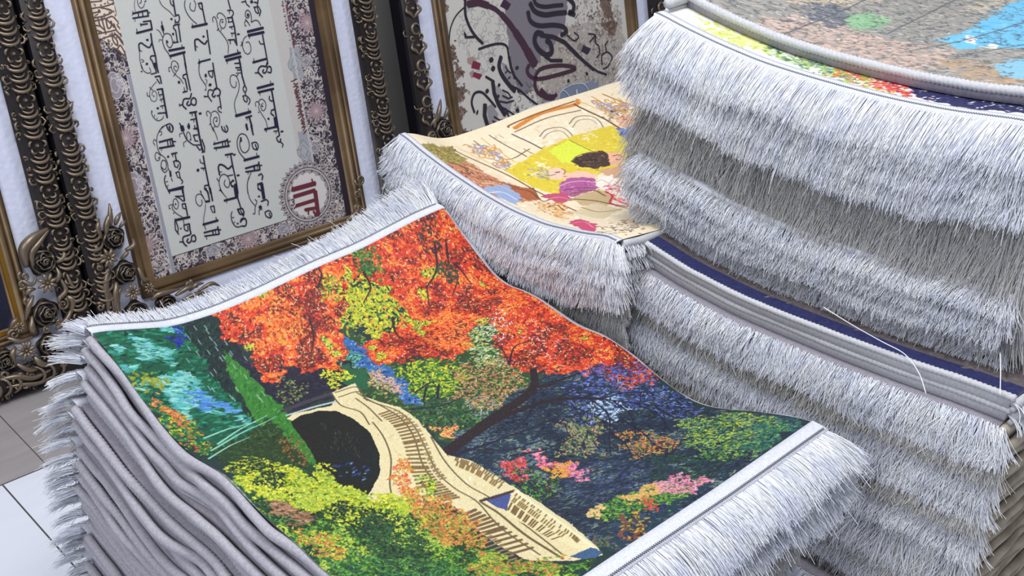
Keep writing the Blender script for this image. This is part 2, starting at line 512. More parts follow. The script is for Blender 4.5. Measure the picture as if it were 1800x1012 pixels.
def band_relief(mb, xc, s_lo, s_hi, style, rng, h=.034, horiz=False, per=.098):
    """repeat of carved motifs along one member of the frame"""
    t = s_lo; k = 0

    def A(c, l): return (l, c) if horiz else (c, l)
    while t < s_hi:
        if style == 0:
            x_, y_ = A(xc, t)
            [arc(mb, x_ + .012 * math.cos(w_), y_ + .012 * math.sin(w_), .0065, w_ - 1.7, w_ + 1.5, h + .001, .0030, .005, 7) for w_ in (0.2, 1.45, 2.7, 3.95, 5.2)]
            disc_relief(mb, x_, y_, .006, h, lambda q, a: .009 * (1 - q * q), 4, 8)
            jx = rng.uniform(-.003, .003)
            for j in range(3):
                x_, y_ = A(xc, t + .030 + .022 * j)
                if horiz: arc(mb, x_, y_, .021, -1.35, 1.35, h, .0040, .008)
                else: arc(mb, x_, y_ + .004, .021, math.pi + .25, 2 * math.pi - .25, h, .0040, .009, squash=.75); arc(mb, x_, y_ + .010, .013, math.pi + .3, 2 * math.pi - .3, h, .0028, .006)
                for sg in (-1, 1):
                    x2, y2 = A(xc + sg * .024, t + .020 + .022 * j + .006)
                    arc(mb, x2, y2, .009, rng.random() * 6, rng.random() * 6 + 3, h - .008, .003, .005, 6)
                    x2, y2 = A(xc + sg * .027, t + .030 + .022 * j); scroll(mb, x2, y2, .006, rng.random() * 6, .9, h - .012, .0026, sg, 7)
        else:
            for sg in (-1, 1):
                x0_, y0_ = A(xc, t); x1_, y1_ = A(xc + sg * .024, t + .022); x2_, y2_ = A(xc + sg * .016, t + .036)
                leaf(mb, [(x0_, y0_), ((x0_ + x1_) / 2, (y0_ + y1_) / 2 + .002), (x1_, y1_), (x2_, y2_)], .0052, h)
                x1_, y1_ = A(xc + sg * .014, t + .048)
                scroll(mb, x1_, y1_, .011, rng.random() * 6, 1.1, h - .002, .0036, sg, 9)
                x2_, y2_ = A(xc + sg * .027, t + .062)
                arc(mb, x2_, y2_, .009, rng.random() * 6, rng.random() * 6 + 3, h - .010, .003, .004, 6)
            x_, y_ = A(xc, t + .070)
            arc(mb, x_, y_, .014, 0.2, 5.6, h + .002, .0045, .002, 10)
            x_, y_ = A(xc, t + .026)
            disc_relief(mb, x_, y_, .007, h, lambda q, a: .010 * (1 - q * q), 4, 8)
        t += per; k += 1


def make_frame(x0, x1, s0, s1, label, style, seed, cat='picture frame'):
    root = empty('picture_frame', FW((x0 + x1) / 2, s0, 0))
    tag(root, label, cat, 'carved frames leaning in a row')
    inv = Matrix.Translation(-Vector(root.location))
    parts = []
    mb = MB()
    sweep(mb, x0, x1, s0, s1, [(.062, .052, -.02), (0, 0, -.02), (0, 0, .018), (.004, .004, .026)])
    parts.append(mb.build('frame_side', M_BLACK, root, False))
    mb = MB()
    sweep(mb, x0, x1, s0, s1, [(.004, .004, .026), (.012, .010, .034), (.030, .026, .037), (.050, .042, .032), (.062, .052, .008)])
    parts.append(mb.build('moulding', M_BRONZED, root))
    rng = random.Random(seed)
    for c_, lo_, hi_, hz in ((x0 + .031, s0 + .12, s1 - .05, False), (x1 - .031, s0 + .12, s1 - .05, False), (s0 + .026, x0 + .12, x1 - .1, True), (s1 - .026, x0 + .12, x1 - .1, True)):
        mb = MB(); band_relief(mb, c_, lo_, hi_, style, rng, horiz=hz)
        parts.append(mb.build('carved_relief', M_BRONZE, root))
    mb = MB()
    sweep(mb, x0, x1, s0, s1, [(.060, .050, .004), (.064, .055, .009), (.090, .078, .011), (.118, .104, .009), (.123, .107, .004)])
    parts.append(mb.build('quilted_panel', M_QUILT, root))
    mb = MB()
    sweep(mb, x0, x1, s0, s1, [(.122, .106, .004), (.123, .107, .016), (.130, .113, .018), (.1305, .1135, .015), (.138, .120, .015), (.1385, .1205, .018),
                               (.146, .127, .018), (.1465, .1275, .014), (.156, .134, .012), (.163, .139, .010), (.165, .140, .002)])
    parts.append(mb.build('gold_slip', M_GOLD, root))
    for p in parts: p.matrix_parent_inverse = inv
    return root, inv


def canvas_panel(name, cv, x0, s0, mt, parent, inv, h=.003):
    u = x0 + np.arange(cv.nu) * cv.res; v = s0 + np.arange(cv.nv) * cv.res
    U, Vv = np.meshgrid(u, v)
    P = np.stack([U, FY0 + Vv * SL - h * CL, Vv * CL + h * SL], -1).reshape(-1, 3)
    o = mesh_np(name, P, grid_faces(cv.nu, cv.nv), mt, parent, True, cv.linear(3)); o.matrix_parent_inverse = inv
    return o


def strokes(txt, ox, oy, sc, h=.0045, wscale=1.0):
    """lettering copied stroke by stroke from an enlargement (origin ox,oy, scale sc): 'w:x,y x,y ...; ...'"""
    mb = MB(); h0 = h
    for st in txt.replace('\n', ' ').split(';'):
        st = st.strip()
        if not st: continue
        w, rest = st.split(':'); w = float(w) * wscale * 1.12
        P = [tuple(float(c) for c in q.split(',')) for q in rest.split()]
        if len(P) == 1: P = [(P[0][0], P[0][1] - 2), (P[0][0], P[0][1] + 2)]
        Q = np.array([fr(ox + x / sc, oy + y / sc, h) for x, y in P])
        # metres per enlargement pixel here
        k = .5 * (np.linalg.norm(np.array(fr(ox + P[0][0] / sc + 1, oy + P[0][1] / sc, h)) - Q[0]) +
                  np.linalg.norm(np.array(fr(ox + P[0][0] / sc, oy + P[0][1] / sc + 1, h)) - Q[0])) / sc
        if len(Q) > 3 and w <= 16 * wscale or len(Q) > 4: Q = catmull(Q, 4)
        r = w * k / 2; n = len(Q)
        T = np.gradient(Q, axis=0); T /= np.linalg.norm(T, axis=1)[:, None] + 1e-9
        Nn = np.stack([-T[:, 1], T[:, 0]], 1); A = Q + Nn * r; B = Q - Nn * r
        V = [FW(*a, h) for a in A] + [FW(*b_, h) for b_ in B]
        F = [(i, i + 1, n + i + 1, n + i) for i in range(n - 1)]
        if w > 8:
            for e, sg in ((0, -1), (n - 1, 1)):
                c0 = len(V); ext = r * (.35 if w > 20 else .7)
                V.append(FW(Q[e][0] + sg * T[e][0] * ext, Q[e][1] + sg * T[e][1] * ext, h)); F.append((e, n + e, c0))
        mb.add(V, F); h = h0 + (h - h0 + .00002) % .0004
    return mb


# --- frame with the verse panel
f1, inv1 = make_frame(.985, 1.892, .012, 1.06, 'carved bronze frame holding the filigree picture with five rows of navy lettering', 0, 3)
X0, X1, S0, S1 = 1.150, 1.727, .152, .92
uv1 = lambda px, py: (fr(px, py, .003)[0] - X0, fr(px, py, .003)[1] - S0)
cv = Canvas(X1 - X0, S1 - S0, .00105, uv1, (58, 50, 62), 5)
W_, H_ = X1 - X0, S1 - S0
full = [(0, 0), (W_, 0), (W_, H_), (0, H_)]
cream = (206, 196, 188)
for reg, n in (([(0, 0), (.055, 0), (.055, H_), (0, H_)], 560), ([(0, 0), (W_, 0), (W_, .045), (0, .045)], 420), ([(.49, 0), (.56, 0), (.56, H_), (.49, H_)], 700)):
    cv.dabs(reg, n, [(120, 110, 116), (100, 90, 98), (140, 130, 132)], .012, .006, raw=True, warp=0)
    cv.curls(reg, n // 3, cream, .0095, .0022, raw=True)
    cv.curls(reg, n // 3, (184, 172, 170), .005, .002, raw=True)
    cv.dabs(reg, n, [(36, 30, 42)], .006, .003, raw=True, warp=0)
    cv.curls(reg, n // 5, cream, .008, .002, raw=True)


def medal(cx, cy, rx, ry, c0, c1, petals=0):
    P = [(cx + rx * (1 + (.14 * math.cos(petals * a) if petals else 0)) * math.cos(a), cy + ry * (1 + (.14 * math.cos(petals * a) if petals else 0)) * math.sin(a)) for a in np.linspace(0, 6.283, 40)[:-1]]
    cv.poly(P, c0, raw=True); cv.line(P + P[:1], .0016, c1, raw=True, smooth=False)
    Q = [(cx + (x - cx) * .55, cy + (y - cy) * .55) for x, y in P]
    cv.line(Q + Q[:1], .0014, c1, raw=True, smooth=False); cv.curls(P, 6, c1, .004, .0014, raw=True)


def sun(cx, cy, r):
    for k in range(22):
        a = 6.283 * k / 22; cv.line([(cx, cy), (cx + r * 1.3 * math.cos(a), cy + r * 1.3 * math.sin(a))], .0022, (150, 122, 126), raw=True, smooth=False)
    cv.poly([(cx + r * .8 * math.cos(a), cy + r * .8 * math.sin(a)) for a in np.linspace(0, 6.2, 20)], (150, 126, 130), raw=True)
    for k in range(14):
        a = 6.283 * k / 14; cv.line([(cx, cy), (cx + r * math.cos(a), cy + r * math.sin(a))], .0012, (196, 178, 176), raw=True, smooth=False)


for i, (px, py) in enumerate(((202, 150), (237, 325))):
    u, v = uv1(px, py); medal(u, v, .017, .030, (150, 142, 148), (206, 198, 200)); medal(u + .016, v + .004, .009, .012, (140, 132, 140), (206, 198, 200), 4)
for px, py in ((221, 243), (258, 432), (540, 40), (556, 195), (437, 420)): sun(*uv1(px, py), .024)
for px, py in ((537, 108), (552, 260), (375, 440), (498, 402)):
    u, v = uv1(px, py); medal(u, v, .020, .014, (140, 134, 140), (190, 184, 186), 5)
# upper left corner: cream field with brown flowing script
TL = [(150, -40), (208, -40), (232, 108), (196, 80), (166, 60), (155, 20)]
cv.poly(TL, (226, 210, 192))
br = (94, 76, 72)
for t in ("150,-10 195,0 212,5", "155,16 185,11 200,5 208,-2", "158,32 180,29 196,22 193,17 178,14", "160,38 185,33 197,29 205,36 215,48 213,52 207,46", "178,30 182,44 186,60", "172,32 176,45 184,53",
          "186,34 190,50 196,44 187,34", "174,59 190,56 203,53", "200,42 206,55 218,68 216,74 210,66 201,58", "180,68 195,63 205,62 215,76 222,82", "197,58 199,72 206,80 206,72 200,64", "199,84 206,86 212,80 222,100 218,104 208,96",
          "202,0 204,20 213,36", "164,44 176,46", "166,52 178,56", "208,88 216,96 222,96", "160,24 176,20", "156,4 178,2", "190,70 192,78", "212,-20 208,0 206,16", "184,-8 204,-14"):
    cv.line([tuple(float(c) for c in q.split(',')) for q in t.split()], .0034, br)
for px, py in ((174, 18), (199, 44), (195, 38), (212, 60), (191, 82), (207, 22), (222, 92)): cv.line([(px, py), (px + 1, py + 3)], .005, br)
cv.curls(TL, 34, br, .0035, .0018)
# verse panel
PB = [(.0555, .040), (.457, .040), (.457, H_), (.0555, H_)]
cv.poly([(.046, 0.0), (.0565, 0.0), (.0565, H_ * .62), (.046, H_ * .62)], (150, 150, 160), raw=True)
cv.line([(.0455, 0), (.0455, H_ * .62)], .0015, (212, 208, 210), raw=True, smooth=False)
cv.poly(PB, (200, 201, 194), raw=True)
cv.line([(.0565, .0395), (.46, .0395)], .0018, (40, 36, 50), raw=True, smooth=False)
# side strip with small red-brown script and grey cartouches
ST = [(.448, .06), (.4915, .06), (.4915, H_), (.448, H_)]
cv.poly(ST, (196, 190, 184), raw=True)
for a, b_ in (((508, 84), (529, 142)), ((523, 232), (546, 300)), ((486, -60), (510, -20))):
    q = [(a[0], a[1]), (a[0] + 17, a[1] - 4), (b_[0] + 6, b_[1] - 6), (b_[0] - 12, b_[1])]
    cv.poly(q, (158, 160, 164)); u, v = uv1((a[0] + b_[0]) / 2, (a[1] + b_[1]) / 2)
    medal(u, v, .018, .026, (168, 170, 172), (128, 128, 132), 4)
rd = (98, 62, 66)
for (ya, yb, xa) in ((-30, 84, 486), (142, 232, 511)):
    for i in range(46):
        t = i / 46; px = xa + 21 * (0 if ya < 0 else 1) * 0 + (ya + (yb - ya) * t - ya) * .205; py = ya + (yb - ya) * t
        o1 = random.Random(i * 7 + int(ya)); a = (px + o1.uniform(0, 8), py + o1.uniform(-2, 2)); b2 = (px + o1.uniform(6, 17), py - 3 + o1.uniform(-2, 2))
        if i % 3 == 2: cv.line([(px + 4 + o1.uniform(0, 6), py), (px + 8, py + 4), (px + 5, py + 7)], .0030, rd)
        else: cv.line([a, ((a[0] + b2[0]) / 2, (a[1] + b2[1]) / 2 + o1.uniform(-2, 2)), b2], .0030, rd)
for w_, c_ in ((.0045, (226, 222, 220)), (.0012, (90, 84, 90))): cv.line([(.490, .11), (.490, H_)], w_, c_, raw=True, smooth=False)
cv.poly([(.560, 0), (W_, 0), (W_, H_), (.560, H_)], (44, 34, 46), raw=True)
# medallion
mc = uv1(542, 342); R_ = .070
for k in range(34):
    a = 6.283 * k / 34; P = [(mc[0] + R_ * q * math.cos(a + d), mc[1] + R_ * q * math.sin(a + d)) for q, d in ((1.0, -.11), (1.15, -.09), (1.27, 0), (1.15, .09), (1.0, .11))]
    cv.poly(P, (184, 174, 170) if k % 2 else (162, 152, 152), raw=True); cv.line(P, .0012, (96, 82, 88), raw=True, smooth=False)
    cv.line([(mc[0] + R_ * 1.13 * math.cos(a) - .002, mc[1] + R_ * 1.13 * math.sin(a)), (mc[0] + R_ * 1.13 * math.cos(a) + .002, mc[1] + R_ * 1.13 * math.sin(a))], .004, (70, 58, 68), raw=True, smooth=False)
circ = [(mc[0] + R_ * math.cos(a), mc[1] + R_ * math.sin(a)) for a in np.linspace(0, 6.283, 50)]
cv.poly(circ, (160, 152, 150), raw=True); cv.line(circ, .0024, (86, 78, 84), raw=True, smooth=False)
cv.line([(mc[0] + (x - mc[0]) * .95, mc[1] + (y - mc[1]) * .95) for x, y in circ], .002, (206, 200, 196), raw=True, smooth=False)
cv.line([(mc[0] + (x - mc[0]) * .91, mc[1] + (y - mc[1]) * .91) for x, y in circ], .0016, (90, 82, 88), raw=True, smooth=False)
cv.poly([(mc[0] + (x - mc[0]) * (.80 + .05 * math.cos(i * 2.2)), mc[1] + (y - mc[1]) * (.80 + .05 * math.cos(i * 2.2))) for i, (x, y) in enumerate(circ)], (214, 206, 202), raw=True)
for k in range(16):
    a = 6.283 * k / 16; P = [(mc[0] + R_ * q * math.cos(a + d), mc[1] + R_ * q * math.sin(a + d)) for q, d in ((.90, -.05), (.80, 0), (.90, .05))]
    cv.poly(P, (78, 66, 74), raw=True)
canvas_panel('picture', cv, X0, S0, M_PAPER, f1, inv1)

# navy verse: five rows, stroke by stroke
LT = [("""6:145,0 135,80 150,170;8:180,0 190,60 225,115 265,105 290,50;10:240,0 235,35 215,50;14:290,25 310,10;22:110,200 330,150;18:110,270 340,235;20:330,150 345,245;14:255,165 265,250;14:195,190 200,250;12:350,185 370,185;8:110,160 120,210;8:100,225 120,200;8:145,320 145,280;
22:375,300 400,435;26:165,490 400,430;16:265,320 375,305;18:225,365 335,350;12:225,345 235,385;10:170,425 178,480;20:380,490 400,640 450,830 475,1012;36:328,580 330,600;18:400,620 370,690 340,700 290,670 240,635 205,655 205,700 215,760;8:215,760 215,860 235,950 260,1012;8:215,740 250,760;8:235,880 270,890 275,910 250,920;
16:440,825 385,830 375,870 400,900 440,1012;34:322,935 324,948;8:505,0 540,70 600,125 650,160 700,215 735,250;20:710,0 725,80 750,240;14:665,0 680,60 715,90;16:750,230 790,220 805,270 790,325 750,325 740,290;10:740,300 742,360;30:687,270 687,290;16:810,355 725,375 722,420 750,460 775,620;18:790,370 825,620;16:715,630 790,620;10:725,600 720,640;28:710,490 712,515;
36:545,380 565,450;12:540,315 550,380;14:565,460 570,495;8:465,435 510,465 545,530 560,560;10:560,640 555,580 580,510 625,495 675,520 700,600 700,660 665,705 630,680 610,630;22:610,600 635,630;8:500,620 505,585 545,590;10:560,640 590,720 640,790 680,870;28:645,750 880,705;10:840,660 848,700;30:665,830 890,770;20:865,780 885,900 905,1012;8:690,960 690,920 730,900 780,940 790,1012;8:650,1000 690,990;
10:890,0 880,80 910,180 980,280 1060,350;9:1020,0 1045,60 1030,150 1000,160 965,130 960,70 970,40;18:1080,55 1135,40;18:1135,40 1150,140 1190,340;14:1090,70 1110,120 1140,140;28:985,400 1220,350;8:990,345 1005,385;18:1212,440 1235,620 1262,800;30:1162,530 1162,550;20:1215,600 1180,650 1130,620 1080,580 1035,595 1035,660 1045,750;8:1045,680 1080,700;20:1090,920 1265,875;10:1095,875 1105,920;9:1100,940 1095,1012""", 220, 0),
("""9:60,0 80,80 130,140 180,155 215,140;26:75,125 76,135;30:152,10 152,30;8:190,70 215,130;18:265,0 295,150;14:215,170 295,150;20:285,0 325,150;18:270,210 345,195;18:345,195 370,310;14:345,310 300,240;7:295,280 220,370 195,450 210,540 255,575 295,550 300,470 265,415 230,450 235,490;16:255,490 262,500;10:155,440 160,490 200,500;8:190,360 215,385 245,410;
24:380,380 410,560 455,815;18:300,400 380,385;12:330,480 395,465;12:345,550 400,530;12:350,645 420,630;16:315,750 430,740;16:430,740 460,815;12:325,430 330,460;10:345,490 350,510;10:370,560 372,585;10:380,650 385,680;9:400,790 385,830 320,860 260,820 225,760 225,710;18:225,720 228,735;8:270,770 265,800;8:305,810 305,840;32:315,665 315,685;9:335,1012 380,950 440,920;14:440,920 500,905 535,960 535,1012;14:440,920 470,990;12:490,930 500,990;
18:715,0 760,230 800,415;8:520,0 515,60 540,130 590,190 650,240 695,310;8:600,0 625,60 600,120 570,110 550,70 575,45 595,70;9:475,110 480,70 515,65;20:487,120 487,130;8:545,200 575,170 590,130;16:740,165 690,185;16:690,185 690,225 720,240;18:720,240 755,400;18:755,420 685,440;10:705,365 715,430;32:628,275 632,305;
18:815,450 790,530 745,530 700,545 685,610 690,640 740,690;14:640,630 690,620;12:635,610 640,650;18:770,570 745,610 770,635 805,610 810,560 840,520 880,545 880,610 850,630 815,610;22:785,745 895,725;26:925,755 960,750;24:870,740 895,880 915,1012;12:825,760 825,790;14:800,845 880,830;12:850,880 850,850;12:840,980 900,965;26:755,945 790,935;20:770,900 775,920;40:670,940 690,1012;14:635,895 665,940;
18:1130,0 1150,130 1190,370;10:930,0 925,120 950,220 1010,310 1030,340;14:910,5 945,5;14:1060,130 1140,115;14:1065,140 1085,190 1125,215 1130,130;30:1025,170 1027,210;8:1020,245 1045,260 1040,310;40:1085,315 1095,340;8:1030,340 1030,400;20:1022,400 1022,410;
18:1190,370 1150,400 1135,450 1120,480 1150,510 1170,480;18:1160,400 1200,380 1240,420 1230,480 1190,490;14:1130,410 1080,400 1060,440 1065,500 1115,575;14:1000,500 1060,500;8:1005,485 1010,515;16:1225,490 1240,570 1255,680;12:1250,650 1210,660 1215,710 1262,740;9:1050,790 1035,740 1060,715 1110,770 1095,800 1100,900 1120,960 1140,1012;9:1110,740 1160,715 1215,760 1235,860 1210,940 1170,940 1140,880 1150,820 1190,810 1195,850;26:1185,860 1186,870;10:1080,920 1100,900;10:1150,960 1165,930""", 240, 110),
("""9:245,5 180,70 140,150 130,250 150,360 190,430 250,480 290,560 300,650;8:170,100 200,90 205,130 180,150;8:130,240 95,210 80,250 105,300;9:190,450 130,400 105,450 120,510 160,520 180,470 150,490;10:290,660 250,700 205,650 195,580 215,520 260,530 275,600 260,650 230,650 205,620;26:330,680 340,760;10:300,640 325,680;10:345,780 365,830;16:280,10 300,60 350,100 375,50 360,0;12:310,20 330,70;
22:165,250 360,200;22:165,340 395,300;20:355,190 375,300;14:290,235 300,310;14:330,220 340,295;14:375,240 415,240;8:165,235 175,260;8:200,380 205,345;18:345,425 435,405;16:405,430 425,540;12:370,465 365,430;16:375,540 430,520 475,560 480,620 460,660;16:385,550 400,610 440,630 450,580;30:298,455 302,475;14:410,705 460,690 480,780 515,830 500,865;12:420,710 440,770 480,780;
14:265,740 245,800 260,880 300,960;9:265,840 295,830;10:290,910 300,885;30:310,970 530,910;20:505,920 520,1012;14:320,1012 320,970;50:500,10 520,80;14:525,100 570,200 620,250 680,290 750,290;9:580,200 575,120 605,100 630,150 635,210;28:630,210 634,218;9:475,170 465,130 510,115;9:570,230 525,260 535,320;
24:735,0 760,150 800,330 820,400;14:690,0 700,60 740,50;30:600,0 610,50;16:670,150 740,140;16:680,160 700,230 740,235;16:725,310 770,370 800,340;14:740,290 780,290;16:800,210 840,320 840,395 800,400;20:820,450 845,600 895,850 930,1012;12:770,505 780,550 830,570;14:785,635 850,635;10:820,635 825,670;36:740,650 744,680;18:895,885 840,895 840,945 880,970;18:880,970 890,1012;12:780,970 790,1000;
16:1090,10 1110,70 1165,100 1185,50 1160,0;12:1130,20 1150,80;8:960,30 1010,140 1035,220;20:970,280 1190,220;22:980,340 1210,305;18:1175,200 1195,305;14:1105,240 1110,320;14:1145,235 1150,310;14:1190,250 1225,235;8:985,240 990,270;8:1015,380 1015,350;20:1145,440 1262,420;18:1225,430 1262,640;10:1180,480 1185,450;20:1240,600 1190,645 1130,600 1070,580 1045,620 1055,690 1065,740;8:1060,690 1100,690;
12:1175,750 1262,735;10:1115,1012 1080,950 1055,850 1075,760 1120,725 1175,750 1210,820 1205,900 1170,920 1130,870 1145,810;10:1020,785 1050,830;10:1055,965 1085,965;16:1262,810 1225,850 1240,900 1262,915""", 260, 220),
("""26:130,45 350,5;10:120,10 155,85;20:345,0 375,195;14:235,125 355,120;14:250,130 300,150 345,190 370,195;9:150,310 140,260 185,245;9:200,240 190,290 215,340 270,390 340,430;9:250,160 285,230 265,310 225,290 205,230 215,170 250,160;18:240,230 245,250;20:155,300 155,310;18:215,370 215,380;18:385,230 420,410;14:335,240 385,230;14:340,250 350,300 390,310;30:230,480 455,430;10:230,455 240,500;
14:230,500 240,620 290,690;14:250,500 280,590 275,670;24:318,595 320,608;9:350,450 370,540;16:360,555 445,530;14:365,560 380,620 425,635 420,560;20:445,530 455,620 470,680 440,700;18:440,700 400,710 355,730 350,780 370,830 410,865;14:300,800 350,800;18:430,750 410,790 440,815 475,780 480,720 520,700 540,750 530,790 490,790;
20:755,0 790,195;18:690,0 700,40 720,60;18:720,60 745,190;26:680,205 750,195;8:605,40 620,80 650,130 680,190;9:670,170 620,100 570,95 540,140 550,220 600,270 635,230 625,175;8:685,240 680,330 660,430 655,540;14:755,280 810,265;16:810,265 825,365;12:760,290 790,360 825,365;28:645,545 875,480;12:840,435 850,480;9:670,560 690,620;20:660,665 870,610;18:670,715 890,685;20:865,570 890,685;16:790,630 800,700;12:830,620 840,690;16:880,620 915,620;9:705,765 700,725;
44:1125,0 1150,150;26:960,190 1150,140;9:1000,225 1000,150;8:900,30 950,90 995,140;8:900,35 905,0;16:1160,140 1210,300;16:1155,320 1225,300 1255,350 1240,415;12:1165,330 1190,385 1235,390 1200,330;12:1080,350 1065,400 1075,480 1110,550 1160,580 1230,560;9:1080,440 1110,435;26:1160,525 1160,535;9:1105,520 1125,500;16:1200,510 1230,470 1262,455""", 280, 330),
("""16:345,0 380,130;14:335,155 400,150 425,200 400,245;10:365,160 365,200;20:400,240 440,400 475,670;16:330,265 405,255;12:345,330 420,315;12:360,400 440,385;12:385,490 450,490;10:355,280 350,330;10:385,400 410,430;9:405,490 405,540;16:345,590 445,585;12:375,600 380,650;16:440,600 480,670;46:497,500 498,510;
9:125,325 115,270 145,245 175,310 200,430 240,480 320,590 350,680 345,790;9:200,270 180,240 200,195 245,195 300,250 315,340 290,410 250,410 225,360 235,290 275,290;28:262,320 262,330;9:180,450 210,420;9:240,455 245,420;30:290,845 530,780;14:485,735 495,780;32:310,895 540,835;10:335,945 330,900;22:510,870 535,1012;14:440,940 520,930;14:455,1000 535,1000;
14:545,30 600,20;14:600,0 620,60 665,100;40:690,10 700,40;18:730,30 780,40 780,90;18:790,0 780,60;16:725,105 800,100 830,160 810,235;14:735,110 760,180 800,190 780,120;10:625,215 640,200 660,230 640,265 610,250 600,200 625,150 665,170 690,240 690,330;24:635,220 640,240;10:690,330 740,300 790,310 830,380;9:600,385 590,330 620,310 670,380;18:605,375 605,385;9:600,280 650,340;
32:630,470 870,410;34:640,525 880,475;10:665,570 660,520;18:855,510 900,750 935,940;14:805,605 825,650 870,650;26:710,925 910,870;10:725,865 730,910;9:620,530 575,580 560,680 590,770 640,800 680,760 680,680 650,620 610,630;12:535,680 560,640;12:545,620 560,650;16:935,940 900,980""", 360, 0),
("""20:440,0 470,200 510,340;14:360,10 450,10;14:380,80 450,70;14:395,110 455,105;10:380,155 460,150;9:385,205 410,170;14:510,340 535,390 515,440 485,400 490,360 515,345;14:515,440 520,490;14:475,495 530,490 580,540 580,590 560,620;14:485,500 500,560 540,580 540,520;9:380,280 380,340 350,370 310,340 290,270 300,200 340,180 390,210 425,320 410,440 370,540 355,620 370,720 385,770;
34:370,790 600,725;10:560,680 570,725;20:520,815 615,785;24:575,810 610,930 620,1012;9:540,855 545,825;26:530,905 545,985;
16:835,0 830,60;18:830,60 760,50 720,80 710,140 775,215;14:660,150 710,150;18:790,100 775,130 795,155 830,130 845,70 880,55 900,90 895,145 850,140;30:690,380 935,315;10:888,270 895,315;28:705,440 940,385;9:735,485 735,440;22:905,400 950,650 1010,1000;16:875,495 870,540 900,570 935,560;18:950,690 905,705 895,750 940,790;40:955,810 975,960;22:800,985 990,950;9:820,1012 820,985;30:860,820 860,840;
8:675,650 665,600 690,575 720,600 715,680 760,760 820,860 845,960;9:730,620 715,570 760,540 810,580 820,660 790,710 755,690 750,630 780,600;24:770,640 770,650;18:715,730 715,740""", 370, 110),
("""28:445,0 465,70;20:515,0 550,145;24:365,180 370,240;11:360,200 350,290 380,380 430,405 480,360 490,270 450,160 390,125 340,150 310,250 330,370 380,450 430,500;14:525,265 590,250 625,310 605,370;14:530,270 550,340 600,360 580,280;30:410,520 640,460;10:600,410 605,455;22:430,640 640,580;20:435,690 655,660;20:630,540 650,660;22:560,590 570,670;10:610,590 615,650;14:640,600 680,590;9:470,725 480,690;
9:520,700 475,800 460,900 470,1012;18:625,745 670,715 690,750 680,810;16:685,860 620,880 620,930 660,970;26:680,880 705,1012;22:715,65 920,10;9:745,100 745,60;18:905,0 940,150;44:975,85 976,98;12:850,90 920,80;9:885,125 890,90;16:940,150 900,180 905,220 940,250 960,200;14:950,200 960,250 990,280 980,325;
44:325,735 326,748;20:130,440 235,420;40:268,430 272,442;18:215,440 250,620 300,850 325,1012;18:265,820 220,840 225,890 270,910;44:285,930 300,1012""", 380, 220),
("""40:200,110 225,300;16:230,485 310,475 330,530 320,590;14:240,490 265,550 310,560;18:275,680 290,630 340,620 365,670 350,730 300,735;28:235,690 236,702;9:410,0 380,100 385,220 420,340 490,430;12:610,0 600,45;16:600,90 530,110 540,190 570,200;44:590,110 625,330;16:580,370 660,340 690,370 680,430;32:550,288 550,302;
10:490,340 520,370 500,430 490,500 490,550 460,550;44:560,440 580,470;10:600,480 550,500 555,570;14:635,530 700,505 740,560 725,615;14:640,540 660,590 720,610 700,540""", 390, 310)]
mbl = MB()
for t, ox, oy in LT:
    q = strokes(t, ox, oy, 8.433)
    for V in q.v: pass
    mbl.add(np.concatenate(q.v), q.f)
o = mbl.build('lettering', M_INK, f1, False); o.matrix_parent_inverse = inv1
mbl = strokes("""40:262,436 505,368;14:465,325 475,355;34:275,510 500,440;40:500,450 532,690;30:300,605 490,545;12:280,635 315,585;28:400,645 500,628;14:430,695 430,660;20:495,700 545,700;16:390,640 410,660;18:480,660 510,700;14:262,405 255,450""", 470, 260, 5.953)
o = mbl.build('medallion_lettering', M_INKR, f1, False); o.matrix_parent_inverse = inv1
mbl = strokes("""9:248,545 270,535 281,553 262,563 283,575 272,597 250,592""", 470, 260, 5.953)
o = mbl.build('medallion_numeral', M_INKS, f1, False); o.matrix_parent_inverse = inv1

# --- frame with the flowing calligraphy
f2, inv2 = make_frame(1.978, 3.045, .012, .96, 'carved bronze frame behind the yellow rug, sweeping dark calligraphy on cream', 1, 9)
X0, X1, S0, S1 = 2.143, 2.88, .152, .82
uv2 = lambda px, py: (fr(px, py, .003)[0] - X0, fr(px, py, .003)[1] - S0)
c7 = lambda x, y: (760 + x / 4.047, y / 4.047)
cv = Canvas(X1 - X0, S1 - S0, .0014, uv2, (206, 202, 192), 8)
Q7 = lambda P: [c7(x, y) for x, y in P]
cv.poly(Q7([(530, -200), (980, -200), (960, 60), (930, 240), (760, 460), (740, 640), (620, 680), (560, 480), (540, 300), (520, 100)]), (128, 122, 128), .004)
cv.poly(Q7([(930, 200), (1330, 60), (1420, 620), (740, 800), (720, 600), (760, 460)]), (176, 166, 154), .02)
cv.dabs(Q7([(930, 200), (1330, 60), (1420, 620), (740, 800), (720, 600), (760, 460)]), 900, [(186, 178, 166), (160, 148, 138), (200, 192, 180), (146, 134, 128)], .012, .006)
cv.dabs(Q7([(1000, -200), (1280, -200), (1300, 240), (1020, 160)]), 500, [(198, 190, 178), (120, 104, 96), (160, 150, 136), (206, 200, 190)], .014, .007)
cv.curls(Q7([(250, -100), (520, 60), (530, 300), (380, 560), (200, 380), (180, 150)]), 90, (156, 152, 148), .012, .002)
cv.curls(Q7([(940, 200), (1290, 100), (1330, 560), (1000, 580), (900, 400)]), 46, (98, 80, 84), .010, .002)
cv.curls(Q7([(600, 560), (900, 640), (700, 900), (560, 900)]), 36, (92, 82, 88), .008, .002)
